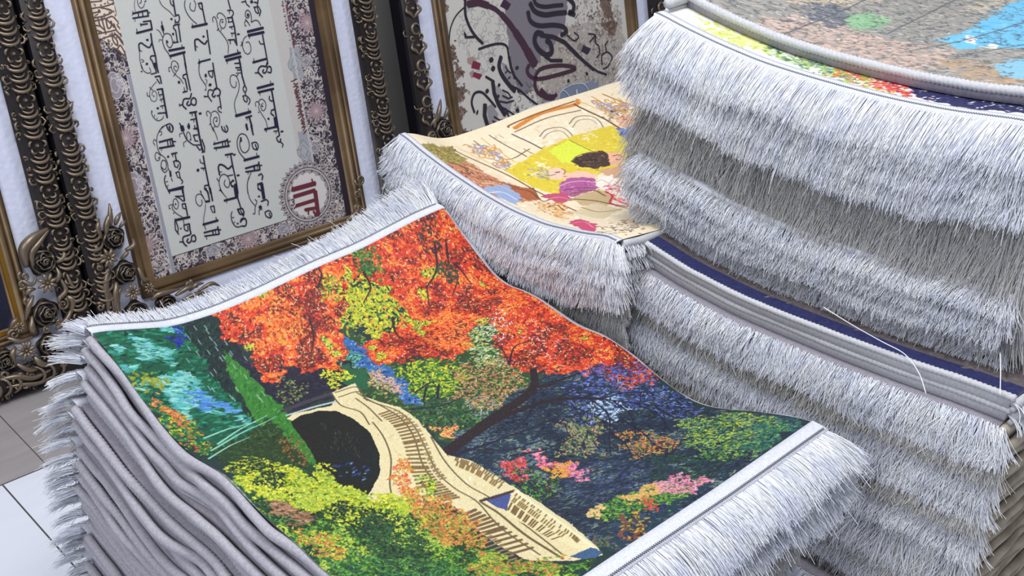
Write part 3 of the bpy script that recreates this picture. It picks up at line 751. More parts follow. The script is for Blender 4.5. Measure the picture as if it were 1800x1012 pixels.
for P in ([(10, -100), (70, -60), (110, 60), (60, 120)], [(60, 260), (150, 330), (170, 420), (90, 430)], [(150, 430), (235, 520), (170, 560)], [(160, 590), (255, 640), (200, 720), (180, 720)], [(190, 760), (240, 800), (200, 860)], [(200, 900), (290, 960), (260, 1012), (200, 1012)],
          [(1170, -60), (1260, -80), (1290, 150), (1230, 120)], [(1200, 150), (1300, 160), (1310, 260), (1230, 230)]):
    P2 = Q7(P); cv.poly(P2, (112, 92, 80), .006); cv.dabs(P2, 60, [(88, 70, 62), (136, 114, 98)], .014, .005)
cv.poly(Q7([(1090, 580), (1180, 570), (1190, 690), (1090, 720)]), (132, 138, 152), .006)
cv.poly(Q7([(900, 740), (905, 670), (960, 610), (1080, 595), (1120, 660), (1100, 720)]), (124, 134, 152), .002)
cv.poly(Q7([(245, 415), (290, 400), (320, 440), (300, 480), (250, 450)]), (164, 140, 132)); cv.poly(Q7([(260, 520), (290, 495), (310, 540), (280, 560)]), (164, 140, 132))
cv.poly(Q7([(290, 430), (345, 450), (335, 500), (275, 485)]), (124, 44, 62)); cv.poly(Q7([(295, 510), (358, 530), (335, 568), (285, 545)]), (124, 44, 62))
cv.poly(Q7([(1045, 300), (1080, 320), (1060, 370), (1025, 345)]), (140, 128, 122)); cv.poly(Q7([(1075, 320), (1130, 345), (1105, 392), (1055, 365)]), (52, 46, 62))
cv.poly(Q7([(510, -10), (560, 30), (535, 75), (480, 45)]), (62, 38, 60))
cv.poly(Q7([(385, 760), (420, 740), (470, 810), (440, 930), (410, 930)]), (150, 146, 148)); cv.poly(Q7([(440, 600), (500, 640), (570, 720), (540, 830), (480, 760)]), (160, 156, 156))
cv.poly(Q7([(490, 440), (530, 460), (600, 600), (560, 620), (510, 540)]), (150, 146, 148))
canvas_panel('picture', cv, X0, S0, M_PAPER, f2, inv2)
mbk = strokes("""18:235,0 235,100 265,190 310,260 360,310;8:240,40 170,110 130,200 118,310;14:330,350 400,325 480,310 530,330 545,400 575,520 640,610;18:545,400 560,480 590,560;26:490,400 475,470 500,540 560,620 590,650;
14:380,545 440,580;26:430,580 440,660 470,740 520,820;12:540,600 620,640 700,710 800,780;14:300,800 280,730 300,665 350,655 400,700 450,760;28:375,740 372,820 395,900 425,930;30:318,798 322,800;9:440,830 480,855 520,850;9:430,860 480,890 520,885;9:445,900 480,915 510,905;
9:500,680 540,700 570,690;9:480,720 530,730 580,715;9:500,640 540,660 560,690;10:520,770 545,830;10:490,760 560,800 610,840;18:410,420 418,440;30:415,415 425,435;30:425,480 440,495;24:600,475 605,490;26:385,640 395,655;20:470,600 480,610;22:610,640 620,650;22:600,775 612,792;24:345,930 355,950;20:465,680 472,690;
26:680,80 700,150 760,182 860,178 930,190 955,225 915,250;22:720,-20 740,30 800,48 870,40 930,35;28:695,20 730,80 800,105 880,95 955,88;26:960,-20 1005,30 1000,80 970,90 1015,105;
30:790,245 745,235 728,290 755,350 810,390 850,370 840,310 810,285;24:770,250 860,262 940,300 1040,400;19:1030,392 1090,446 1150,496;12:1100,460 1180,510 1240,530;18:800,400 845,430 925,430;14:230,240 245,265 300,262;10:230,230 235,270;
8:1110,240 1160,250 1160,300 1185,330 1190,380 1170,410;8:1120,300 1160,250;8:1210,460 1205,400 1245,370 1280,410 1250,470 1215,490;8:1240,370 1230,320 1250,290;8:960,250 1010,290 1040,260 1010,230;16:1095,520 1105,530;16:965,570 972,580;16:1215,620 1225,630;
8:520,470 535,500 520,520;8:535,500 560,520;8:540,560 555,545""", 760, 0, 4.047)
o = mbk.build('lettering', M_INKB, f2, False); o.matrix_parent_inverse = inv2
mbk = strokes("""12:200,-40 240,15;40:250,30 330,18 400,40;28:390,36 450,66 500,110;36:490,100 550,168 600,240;46:590,226 640,300 680,370;54:676,362 706,415 733,462;22:690,460 675,500 700,545 770,560 900,530 1010,495 1000,475 900,465 800,480 750,510 730,580 745,650 800,690 850,700 885,670;30:770,640 820,690 870,690""", 760, 0, 4.047)
o = mbk.build('lettering', M_INKM, f2, False); o.matrix_parent_inverse = inv2
mbk = strokes("""6:900,720 910,660 940,645 980,690 1000,720;6:920,640 1000,600 1070,595 1110,640 1110,690;14:1025,640 1035,690""", 760, 0, 4.047, h=.0052)
o = mbk.build('lettering', M_INKP, f2, False); o.matrix_parent_inverse = inv2

# --- dark framed picture cut by the left side of the photo, and the one starting behind the tall stack
f0, inv0 = make_frame(-.12, .978, .012, 1.06, 'carved bronze frame at the far left with a dark navy picture', 0, 5)
cv = Canvas(.77, .77, .004, None, (26, 30, 50), 3)
cv.dabs([(0, 0), (.77, 0), (.77, .77), (0, .77)], 900, [(20, 22, 40), (36, 44, 74), (30, 34, 58)], .03, .012, raw=True)
canvas_panel('picture', cv, .045, .152, M_PAPER, f0, inv0)
m, nt, b = mat('bright gold fillet', srgb(196, 146, 52), .3, .8)
mb = MB(); sweep(mb, .034, .824, .142, .930, [(0, 0, .010), (0, 0, .016), (.008, .008, .016), (.008, .008, .004)])
o = mb.build('gold_fillet', m, f0, False); o.matrix_parent_inverse = inv0
f3, inv3 = make_frame(3.085, 4.1, .012, .96, 'dark carved frame just showing behind the left edge of the tallest rug stack', 1, 12)
cv = Canvas(.72, .67, .006, None, (60, 56, 64), 3); canvas_panel('picture', cv, 3.215, .152, M_PAPER, f3, inv3)

# --- carved corner pieces with roses (they stand on the moulding of their frame)
HC = .040


def corner(f, inv, name, roses, daisies, leaves, scrolls):
    mb = MB()
    for P, w in leaves: leaf(mb, [fr(x, y, HC) for x, y in P], w, HC - .006)
    for x, y, r, a, sg in scrolls:
        q = fr(x, y, HC); scroll(mb, q[0], q[1], r, a, 1.35, HC - .006, .0042, sg)
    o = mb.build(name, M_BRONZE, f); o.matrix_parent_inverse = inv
    iv2 = Matrix.Translation(-Vector(f.location))
    for i, (x, y, r) in enumerate(roses):
        q = fr(x, y, HC); p_ = rose('rose', q[0], q[1], r, HC - .012, o, i * 1.3)
    for x, y, r in daisies:
        q = fr(x, y, HC); p_ = daisy('daisy', q[0], q[1], r, HC - .010, o)


corner(f1, inv1, 'corner_ornament', [(202, 420, .030), (224, 480, .029), (243, 552, .031), (296, 535, .026)], [(190, 453, .024), (233, 513, .021), (262, 506, .014)],
       [([(188, 415), (188, 392), (198, 368)], .007), ([(196, 398), (194, 380), (194, 358)], .006), ([(204, 396), (206, 384), (214, 374)], .006), ([(212, 400), (216, 392), (222, 388)], .005), ([(180, 420), (172, 400), (176, 384)], .006),
        ([(192, 470), (186, 500), (190, 530), (192, 556)], .008), ([(206, 496), (203, 520), (204, 552)], .008), ([(172, 500), (186, 510), (198, 530), (202, 556)], .006), ([(212, 560), (206, 530), (214, 505)], .006),
        ([(310, 520), (330, 506), (350, 504)], .006), ([(322, 528), (345, 516), (366, 514)], .005), ([(335, 512), (345, 500), (360, 498)], .005), ([(350, 512), (372, 498), (388, 503)], .005), ([(268, 528), (278, 518), (300, 512), (318, 508)], .007),
        ([(244, 470), (252, 490), (262, 496)], .006), ([(222, 440), (234, 432), (236, 420)], .006), ([(262, 560), (276, 566), (290, 562)], .007), ([(180, 440), (170, 436), (166, 428)], .005), ([(214, 455), (222, 446), (226, 440)], .005)],
       [(256, 497, .010, 0, 1), (333, 500, .010, 1, -1), (220, 560, .010, 2, 1), (178, 540, .010, 2, -1), (176, 470, .009, 2, -1), (170, 448, .010, 4, 1), (274, 516, .010, 4, 1), (345, 520, .008, 4, 1)])
corner(f0, inv0, 'corner_ornament', [(78, 460, .032), (83, 552, .032), (91, 608, .028), (11, 634, .026)], [(83, 497, .024), (46, 616, .024), (34, 575, .014)],
       [([(48, 470), (42, 440), (58, 418), (86, 402)], .012), ([(60, 470), (56, 445), (70, 425), (88, 404)], .008), ([(100, 462), (112, 452), (112, 436)], .006), ([(38, 492), (56, 500), (66, 486)], .005), ([(46, 520), (52, 510), (64, 508)], .006),
        ([(60, 520), (50, 540), (46, 566)], .007), ([(108, 490), (116, 510), (104, 526), (112, 540)], .006), ([(118, 520), (128, 530), (124, 560)], .007), ([(100, 580), (118, 560), (128, 540)], .006), ([(62, 588), (56, 575), (58, 556)], .008),
        ([(14, 594), (36, 600), (60, 592)], .006), ([(28, 610), (22, 624), (30, 645)], .007), ([(60, 626), (74, 640), (96, 640)], .008), ([(0, 668), (30, 662), (60, 664), (96, 648)], .007), ([(10, 682), (40, 676), (72, 672), (104, 656)], .005),
        ([(34, 560), (24, 566), (18, 580)], .006), ([(96, 500), (104, 484), (100, 470)], .006), ([(118, 480), (126, 500), (140, 510)], .004), ([(30, 640), (50, 650), (70, 650)], .006)],
       [(44, 486, .013, 2, 1), (40, 500, .011, 4, 1), (112, 535, .014, 1, -1), (52, 530, .010, 2, 1), (26, 588, .012, 3, -1), (108, 600, .012, 3, 1), (8, 660, .012, 3, 1), (56, 660, .010, 1, 1), (112, 640, .010, 2, -1), (84, 580, .008, 1, 1), (104, 568, .009, 4, 1)])
corner(f2, inv2, 'corner_ornament', [(784, 228, .034)], [], [([(770, 215), (772, 195), (777, 175)], .007), ([(782, 210), (786, 196), (788, 186)], .006), ([(766, 226), (764, 214), (768, 204)], .006), ([(770, 244), (782, 250), (800, 252)], .007)],
       [(764, 240, .012, 2, 1), (800, 244, .012, 1, -1)])
corner(f1, inv1, 'corner_ornament', [(628, 398, .024)], [], [([(612, 388), (624, 376), (634, 362)], .007), ([(604, 400), (616, 410), (630, 410)], .007)], [(634, 316, .016, 3, 1), (630, 340, .012, 1, -1), (632, 366, .012, 2, 1), (616, 392, .010, 2, -1)])
# ------------------------------------------------------------------ rugs


def lerp_tab(tab):
    t = sorted(tab); X = np.array([p[0] for p in t]); Y = np.array([p[1] for p in t])
    xs = np.linspace(X[0] - .1, X[-1] + .1, 200); ys = np.interp(xs, X, Y)
    k = np.ones(13) / 13; yp = np.pad(ys, 6, mode='edge'); ys = np.convolve(yp, k, 'valid')
    return lambda v: np.interp(v, xs, ys)


class Stack:
    """ox,oy: corner; rot: 0 -> a runs +x, b runs +y ; -90 -> a runs -y, b runs +x; b=0 is the end facing the viewer"""
    def __init__(s, ox, oy, rot, W, L, N, ztop, zbase, shift):
        s.ox, s.oy, s.rot, s.W, s.L, s.N, s.ztop, s.zbase, s.shift = ox, oy, rot, W, L, N, ztop, zbase, shift

    def zk(s, a, b, k):                                  # height of the top of rug k
        zb = s.zbase(a, b); return zb + (s.ztop(a, b) - zb) * (1 - k / s.N)

    def world(s, a, b):
        return (s.ox + a, s.oy + b) if s.rot == 0 else (s.ox + b, s.oy - a)

    def local(s, x, y):
        return (x - s.ox, y - s.oy) if s.rot == 0 else (s.oy - y, x - s.ox)

    def to(s, px, py, k=0):                              # photo point -> (a, b) on the top of rug k
        z = float(s.ztop(s.W / 2, s.L / 2))
        for _ in range(8):
            X = on_z(px, py, z); a, b = s.local(X[0], X[1])
            z = float(s.zk(np.clip(a, 0, s.W), np.clip(b, 0, s.L), k))
        return a, b


# heights measured along the rims of the sagging stacks
aL = lerp_tab([(0, .578), (.13, .548), (.236, .532), (.283, .537), (.35, .535), (.407, .537), (.437, .546), (.487, .538), (.549, .524), (.615, .533), (.669, .548), (.724, .570), (.835, .600)])
aR = lerp_tab([(0, .572), (.08, .540), (.133, .514), (.187, .490), (.228, .489), (.283, .497), (.338, .509), (.396, .514), (.456, .500), (.535, .509), (.575, .511), (.647, .497), (.707, .525), (.747, .547), (.838, .602)])
aB = lerp_tab([(0, .600), (.13, .560), (.21, .556), (.29, .561), (.40, .574), (.50, .580), (.62, .599), (.68, .604)])
aF = lerp_tab([(0, .578), (.2, .566), (.27, .567), (.46, .566), (.68, .572)])
WA, LA = .685, .805


def zA(a, b):
    u = np.clip(np.asarray(a, float) / WA, 0, 1); v = np.clip(np.asarray(b, float) / LA, 0, 1)
    l, r, f, k = aL(v * LA), aR(v * LA), aF(u * WA), aB(u * WA)
    c00, c10, c01, c11 = aL(0), aR(0), aL(LA), aR(LA)
    return (1 - u) * l + u * r + (1 - v) * f + v * k - ((1 - u) * (1 - v) * c00 + u * (1 - v) * c10 + (1 - u) * v * c01 + u * v * c11)


bH = lerp_tab([(1.66 - y, z) for y, z in ((1.66, .682), (1.643, .680), (1.601, .668), (1.518, .653), (1.424, .641), (1.349, .637), (1.264, .641), (1.171, .660), (1.12, .676))])
bK = lerp_tab([(0, .682), (.06, .655), (.10, .641), (.20, .642), (.34, .653), (.65, .655), (.9, .655)])


def zB(a, b):
    u = np.clip(np.asarray(a, float) / .54, 0, 1); v = np.clip(np.asarray(b, float), 0, .9)
    return bH(u * .54) + (bK(v) - .682) * (1 - u) - .012 * u * np.clip(v / .1, 0, 1)


cH = lerp_tab([(1.10 - y, z) for y, z in ((1.097, .658), (1.009, .646), (.894, .643), (.789, .650), (.691, .658), (.601, .668), (.518, .680), (.446, .687))])
dH = lerp_tab([(1.19 - y, z) for y, z in ((1.19, 1.012), (1.137, 1.002), (1.064, .993), (.977, .987), (.897, .988), (.821, .991), (.749, .996), (.666, 1.006), (.57, 1.024), (.5, 1.03))])
zC = lambda a, b: cH(a) + 0 * np.asarray(b, float)
zD = lambda a, b: dH(a) + .019 + 0 * np.asarray(b, float)
zero = lambda a, b: 0 * (np.asarray(a, float) + np.asarray(b, float)) + .002
rs = random.Random(11)

STA = Stack(.63, .675, 0, WA, LA, 26, zA, zero, lambda k: (-.052 * math.sin(min(1, k / 13) * 1.57) + rs.uniform(-.007, .007), rs.uniform(-.010, .010) if k else 0))
STB = Stack(1.372, 1.66, -90, .558, .86, 30, zB, zero, lambda k: (rs.uniform(-.006, .006) if k else 0, (0 if k < 4 else .022) + rs.uniform(-.004, .004) if k else 0))
STC = Stack(1.42, 1.10, -90, .65, .80, 30, zC, zero, lambda k: (rs.uniform(-.006, .006) if k else 0, rs.uniform(-.008, .008) - (.05 if k > 17 else 0)))
STD = Stack(1.526, 1.19, -90, .66, .77, 16, zD, lambda a, b: zC(a + -.09, b) + .001, lambda k: (rs.uniform(-.006, .006) + (.018 if k > 4 else 0) if k > 1 else 0, 0 if k < 2 else rs.uniform(-.005, .005) - (.006 if k < 5 else (.022 if 10 < k < 14 else 0) - (.004 if 4 < k < 11 else 0))))


def sm1(n, cells, rng):                                  # smooth 1-D noise, -1..1
    g_ = rng.random(cells + 3) * 2 - 1; x = np.linspace(0, cells, n); i = x.astype(int); f = x - i; f = f * f * (3 - 2 * f)
    return g_[i] * (1 - f) + g_[i + 1] * f


def fringe_mesh(name, n, a0, a1, b0, sgn, zf, Ln, d0, d1, seed, mt, parent, org, rad=.0008, S=6, lift=.002, splay=.25, swap=False, wild=1.0, fan=(.3, .3), ext=(0, 0), grow=0):
    """threads rooted along b=b0 from a0 to a1 running out along sgn*b and falling; d0,d1 in degrees"""
    rng = np.random.default_rng(seed)
    a = np.linspace(a0 - ext[0], a1 + ext[1], n) + rng.normal(0, .0008, n)
    cl = sm1(n, max(4, n // 14), rng); c2 = sm1(n, 9, rng); c3 = sm1(n, max(4, n // 5), rng)
    L_ = Ln * (1 + .10 * cl + .10 * c2 + rng.normal(0, .06, n)) * np.where(rng.random(n) < .02 * wild, 1.35, 1)
    t0 = np.radians(d0 + 7 * c2 + 4 * cl + rng.normal(0, 5 * wild, n)); t1 = np.radians(d1 + 9 * c2 + 7 * cl + rng.normal(0, 9 * wild, n))
    lat = splay * (.6 * cl + .35 * c3 + .5 * c2 + rng.normal(0, .22 * wild, n)); curl = rng.normal(0, .25 * wild, n)
    # the ends of a fringe fan out sideways
    e = (a - a0) / (a1 - a0); fan_ = fan[0] * np.clip((.06 - e) / .06, 0, 1) - fan[1] * np.clip((e - .94) / .06, 0, 1)
    lat = lat - fan_
    P = np.zeros((n, S, 3)); s = np.linspace(0, 1, S)
    L_ = L_ * (1 + grow * np.clip(e, 0, 1) ** 3); t0 = t0 - np.radians(28 * grow) * np.clip(e, 0, 1) ** 4
    zr = np.asarray(zf(np.clip(a, a0, a1), np.full(n, b0))) + rng.uniform(-lift, lift, n)
    P[:, 0] = np.stack([a, np.full(n, b0) + sgn * -.002, zr], -1)
    for j in range(1, S):
        th = t0 + (t1 - t0) * (s[j] ** 1.1); ds = L_ / (S - 1)
        la = lat + curl * s[j]
        P[:, j, 0] = P[:, j - 1, 0] + ds * np.sin(la)
        P[:, j, 1] = P[:, j - 1, 1] + sgn * ds * np.cos(th) * np.cos(la)
        P[:, j, 2] = P[:, j - 1, 2] - ds * np.sin(th) * np.cos(la)
    T = np.gradient(P, axis=1); T /= np.linalg.norm(T, axis=2)[..., None] + 1e-9
    A = np.array([1., 0, 0]) - T * T[..., :1]; A /= np.linalg.norm(A, axis=2)[..., None] + 1e-9
    B = np.cross(T, A); R = rad * (1 - .35 * s)[None, :, None] * rng.uniform(.8, 1.2, n)[:, None, None]
    V = np.stack([P + R * (math.cos(q) * A + math.sin(q) * B) for q in (1.57, 3.665, 5.76)], 2)   # n,S,3,3
    if swap: V = V[..., [1, 0, 2]]
    V = V.reshape(-1, 3) - org
    base = (np.arange(n) * S * 3)[:, None, None] + (np.arange(S - 1) * 3)[None, :, None]; k = np.arange(3)[None, None]; k1 = (k + 1) % 3
    F = np.stack([base + k, base + k1, base + 3 + k1, base + 3 + k], -1).reshape(-1, 4)
    if swap: F = F[:, ::-1]
    return mesh_np(name, V, F, mt, parent, True)


def hem_mesh(st, k, b0, b1, parent, org, stitched):
    n = 90; a = np.linspace(-.002, st.W + .002, n); mb = MB(); V = []
    for b_, dz in ((b0, -.006), (b0, .0015), (b0 * .75 + b1 * .25, .0022), (b0 * .4 + b1 * .6, .0022), (b1, .0018), (b1, -.006)):
        z = st.zk(a, np.full(n, np.clip(b_, 0, st.L)), k) + dz
        V.append(np.stack([a, np.full(n, b_), z], -1))
    V = np.array(V) - org
    mb.add(V.reshape(-1, 3), [(j * n + i, j * n + i + 1, (j + 1) * n + i + 1, (j + 1) * n + i) for j in range(5) for i in range(n - 1)])
    h = mb.build('hem_band', M_HEM, parent)
    if stitched:
        m2 = MB(); bs = b0 * .86 + b1 * .14; step = .0036; c = int(st.W / step)
        aa = np.arange(c * 2) * step / 2; bb = bs + np.where(np.arange(c * 2) % 2, .0016, -.0016)
        zz = st.zk(aa, np.full(c * 2, np.clip(bs, 0, st.L)), k) + .0030 + np.where(np.arange(c * 2) % 2, .0005, -.0004)
        tube(m2, np.stack([aa, bb, zz], -1) - org, .0009, 4)
        m2.build('stitching', M_STITCH, h)
    return h


def binding(st, k, side, parent, org, pitch, mt, r=None, stitches=False, seed=0, along='b', b0=0.0):
    rng = np.random.default_rng(seed); m2 = MB(); Ln = st.L if along == 'b' else st.W
    n = int(Ln / .0034) if stitches else 70
    t = np.linspace(0, Ln, n); r = r or pitch * .36
    wob = sm1(n, 7, rng) * .0045 + sm1(n, 19, rng) * .0016; wz = sm1(n, 6, rng) * pitch * .12
    if along == 'b':
        a = (0 if side < 0 else st.W) + side * (r * .35) + wob; P = np.stack([a, t, st.zk(np.clip(a, 0, st.W), t, k) - pitch * .40 + wz * (k > 0)], -1)
    else:
        P = np.stack([t, np.full(n, b0) + wob * .25, st.zk(t, np.full(n, b0), k) - r * .35], -1)
    R = np.full(n, r) * (1 + .05 * sm1(n, 30, rng))
    if stitches: R = R * np.where(np.arange(n) % 2, 1.13, .86)
    tube(m2, P - org, R, 8)
    if along == 'b': tube(m2, P - org + np.array([-side * .0015 + 0, 0, -pitch * .52]) + np.stack([sm1(n, 8, rng) * .0025, 0 * t, sm1(n, 6, rng) * pitch * .06], -1), R * .55, 6)
    return m2.build('edge_binding', mt, parent)


def make_rug(st, k, label, group, front, back=None, bmat=None, stitches=False, canvas=None, hemw=.026, cb0=0.0, bound_front=None, end_tufts=None, tuft_sides=(-1, 1), body_mat=None, n_dens=1.0, hemf=True, hemb=False, cat='rug', name='fringed_rug', body_b0=0.0):
    pitch = float(st.ztop(st.W / 2, st.L / 2) - st.zbase(st.W / 2, st.L / 2)) / st.N
    sa, sb = st.shift(k); cx, cy = st.world(st.W / 2 + sa, st.L / 2 + sb); zc = float(st.zk(st.W / 2, st.L / 2, k + 1))
    root = empty(name, (cx, cy, zc), (0, 0, math.radians(st.rot) + (rs.uniform(-.008, .008) if k > 1 else 0)))
    tag(root, label, cat, group)
    org = np.array([st.W / 2, st.L / 2, zc]); zf = lambda a, b, kk=k: st.zk(a, np.clip(b, 0, st.L), kk) - pitch * .35
    # pile slab
    na, nb = 18, 34; A, B = np.meshgrid(np.linspace(.006, st.W - .006, na), np.linspace(body_b0 + .001, st.L - .001, nb))
    zt = st.zk(A, B, k) - pitch * .04; zb = st.zk(A, B, k + 1) + pitch * .10
    V = np.concatenate([np.stack([A, B, zt], -1).reshape(-1, 3), np.stack([A, B, zb], -1).reshape(-1, 3)]) - org
    Ft = grid_faces(na, nb); Fb = Ft[:, ::-1] + na * nb
    ring = [i for i in range(na)] + [i * na + na - 1 for i in range(1, nb)] + [(nb - 1) * na + i for i in range(na - 2, -1, -1)] + [i * na for i in range(nb - 2, 0, -1)]
    Fs = np.array([(ring[i], ring[i] + na * nb, ring[(i + 1) % len(ring)] + na * nb, ring[(i + 1) % len(ring)]) for i in range(len(ring))])
    mesh_np('backing', V, np.concatenate([Ft, Fb, Fs]), body_mat or M_BODY, root, True)
    if canvas is not None:
        u = np.linspace(0, st.W, canvas.nu); v = cb0 + np.linspace(0, (canvas.nv - 1) * canvas.res, canvas.nv); U, Vv = np.meshgrid(u, v)
        P = np.stack([U, Vv, st.zk(U, Vv, k) + .0006], -1).reshape(-1, 3) - org
        mesh_np('printed_pile', P, grid_faces(canvas.nu, canvas.nv), M_PRINT, root, True, canvas.linear(7))
    bm_ = bmat or M_BIND
    for sd in (-1, 1):
        binding(st, k, sd, root, org, pitch, bm_, stitches=stitches, seed=k * 7 + sd + 5)
    if bound_front is not None:
        binding(st, k, 0, root, org, pitch, M_BINDL, r=bound_front, stitches=True, seed=k, along='a', b0=body_b0)
    if front:
        if hemf: hem_mesh(st, k, -hemw, 0, root, org, hemf == 2)
        for i, f in enumerate(front):
            fringe_mesh('fringe', int(f.get('n', 1600) * 1.35 * n_dens * st.W / .65), -.004, st.W + .004, -hemw if hemf else -.004, -1, zf, f['L'], f['d0'], f['d1'], k * 31 + i + int(st.ox * 100), f.get('m', M_FR), root, org,
                        rad=f.get('r', .0006), lift=f.get('lift', pitch * .3), splay=f.get('sp', .25), wild=f.get('wild', .7), fan=f.get('fan', (.3, .3)), ext=f.get('ext', (0, 0)), grow=f.get('grow', 0))
    if back:
        if hemb: hem_mesh(st, k, st.L + .022, st.L, root, org, hemb == 2)
        for i, f in enumerate(back):
            fringe_mesh('fringe', int(f.get('n', 1600) * 1.35 * n_dens * st.W / .65), -.004, st.W + .004, st.L + (.022 if hemb else .004), 1, zf, f['L'], f['d0'], f['d1'], k * 37 + i + 900, f.get('m', M_FR), root, org,
                        rad=f.get('r', .0006), lift=f.get('lift', pitch * .3), splay=f.get('sp', .25), wild=f.get('wild', .7), fan=f.get('fan', (.3, .3)), ext=f.get('ext', (0, 0)), grow=f.get('grow', 0))
    if end_tufts:
        for sgn, a_ in ((-1, 0), (1, st.W)):
            if sgn not in tuft_sides: continue
            zf2 = lambda t, c, aa=a_: st.zk(np.full(np.shape(t), aa), t, k) - pitch * .4
            fringe_mesh('fringe', 500, body_b0, st.L, a_, sgn, zf2, end_tufts, 5, 60, k * 41 + sgn + 5, M_FR, root, np.array([org[1], org[0], org[2]])[[1, 0, 2]], rad=.0008, swap=True)
    return root


ORD = ['topmost', 'second', 'third', 'fourth', 'fifth', 'sixth', 'seventh', 'eighth', 'ninth', 'tenth', 'eleventh', 'twelfth', 'thirteenth', 'fourteenth', 'fifteenth', 'sixteenth', 'seventeenth', 'eighteenth',
       'nineteenth', 'twentieth', 'twenty-first', 'twenty-second', 'twenty-third', 'twenty-fourth', 'twenty-fifth', 'twenty-sixth', 'twenty-seventh', 'twenty-eighth', 'twenty-ninth', 'thirtieth']

# --- dye patterns of the printed rugs (shapes measured on the photo, carried to rug coordinates)
RED = [(214, 62, 34), (226, 78, 40), (196, 48, 34), (238, 104, 46), (206, 56, 44), (232, 88, 36)]
REDHI = [(246, 160, 70), (240, 190, 120), (250, 120, 60), (248, 210, 170)]
REDLO = [(120, 30, 28), (150, 36, 30), (90, 28, 34)]
YEL = [(206, 206, 40), (226, 220, 62), (168, 188, 40), (190, 200, 60)]
GRN = [(54, 122, 44), (34, 92, 44), (92, 152, 52), (24, 70, 38), (120, 168, 60)]
DKG = [(20, 52, 38), (28, 70, 44), (16, 38, 34), (40, 88, 48)]
TEAL = [(120, 200, 190), (90, 178, 176), (150, 214, 206), (60, 150, 140)]
NAVY = [(34, 42, 84), (46, 56, 110), (28, 36, 62), (60, 76, 140), (24, 34, 50)]
ORG = [(220, 130, 60), (196, 104, 52), (232, 160, 90)]
PNK = [(222, 130, 160), (236, 160, 178), (206, 96, 130)]
CREAM = (226, 212, 164)
cv = Canvas(WA, LA, .0011, STA.to, (30, 52, 50), 21); cv.ls = .78; cv.nm = 1.5
P = cv.poly; D = cv.dabs; LN = cv.line
# water and bank on the left
wat = [(140, 580), (330, 568), (400, 640), (450, 690), (520, 740), (440, 790), (370, 800), (300, 760), (240, 690)]
P(wat, (22, 84, 62), .01)
D(wat, 700, [(14, 60, 44), (30, 104, 70), (20, 90, 60), (28, 120, 84), (40, 140, 110)], .020, .006, .1, .35)
for reg, n in (([(195, 598), (240, 592), (300, 610), (320, 632), (260, 640), (210, 626)], 110), ([(225, 640), (300, 642), (340, 660), (330, 676), (240, 660)], 90), ([(285, 660), (330, 655), (370, 700), (440, 735), (400, 760), (340, 720), (290, 690)], 170),
               ([(245, 668), (290, 690), (350, 712), (390, 748), (330, 740), (270, 700)], 120), ([(270, 584), (300, 578), (320, 590), (290, 596)], 40)):
    D(reg, n, TEAL, .020, .0045, -.15, .3, band=(0, .56))
D([(330, 690), (400, 706), (420, 726), (350, 722)], 70, [(70, 130, 200), (100, 160, 214)], .018, .006, -.1, .3)
D([(300, 585), (325, 580), (330, 600), (312, 604)], 24, [(36, 50, 170), (30, 40, 130)], .014, .006)
D([(230, 660), (280, 655), (300, 670), (250, 685)], 40, [(160, 160, 40), (120, 140, 40)], .014, .005)
bank = [(325, 572), (384, 549), (400, 590), (425, 640), (470, 690), (520, 740), (560, 790), (565, 825), (500, 790), (430, 720), (370, 650)]
P(bank, (22, 40, 40), .008)
D(bank, 500, [(16, 28, 34), (24, 56, 44), (30, 66, 50), (26, 34, 46)], .016, .004, .8, .4)
P([(398, 622), (425, 642), (470, 688), (520, 742), (552, 790), (562, 828), (520, 815), (478, 770), (440, 720), (410, 670)], (52, 122, 44), .004)
D([(398, 622), (440, 655), (520, 742), (562, 828), (500, 800), (440, 720)], 240, [(46, 112, 38), (66, 140, 52), (40, 100, 40)], .016, .004, .9, .3)
P([(372, 790), (480, 738), (525, 790), (560, 826), (440, 850), (400, 815)], (34, 60, 34), .006)
D([(372, 790), (480, 738), (525, 790), (560, 826), (440, 850), (400, 815)], 300, [(26, 50, 30), (44, 80, 36), (60, 96, 40)], .012, .004)
for i in range(46):
    x, y = cv.rng.uniform(325, 470), cv.rng.uniform(565, 700); LN([(x, y), (x + 5, y + 7)], .0016, (190, 214, 206), smooth=False, alpha=.7)
for a, b_ in (((372, 792), (486, 732)), ((384, 780), (470, 730)), ((360, 770), (450, 742)), ((368, 806), (440, 768))): LN([a, ((a[0] + b_[0]) / 2, (a[1] + b_[1]) / 2 - 3), b_], .0035, (140, 206, 182), w1=.001)
D([(485, 750), (520, 770), (555, 815), (540, 820), (500, 790)], 60, [(150, 92, 50), (120, 70, 40), (176, 112, 60)], .010, .003, .9, .3)
D([(262, 700), (310, 720), (350, 760), (372, 795), (340, 800), (290, 750)], 260, GRN + [(206, 120, 50), (186, 80, 50), YEL[0]], .010, .004)
D([(265, 702), (290, 705), (320, 735), (300, 745)], 60, ORG + [(200, 80, 60)], .010, .004)
# deep violet shade between
sh = [(384, 560), (440, 640), (480, 660), (600, 600), (640, 640), (600, 690), (520, 720), (470, 690), (420, 630)]
P(sh, (30, 28, 46), .008); D(sh, 260, [(24, 24, 40), (44, 40, 78), (30, 48, 44)], .012, .004)
D([(480, 668), (520, 660), (540, 690), (500, 710)], 90, [(120, 130, 70), (60, 86, 54), (150, 150, 80)], .008, .003)
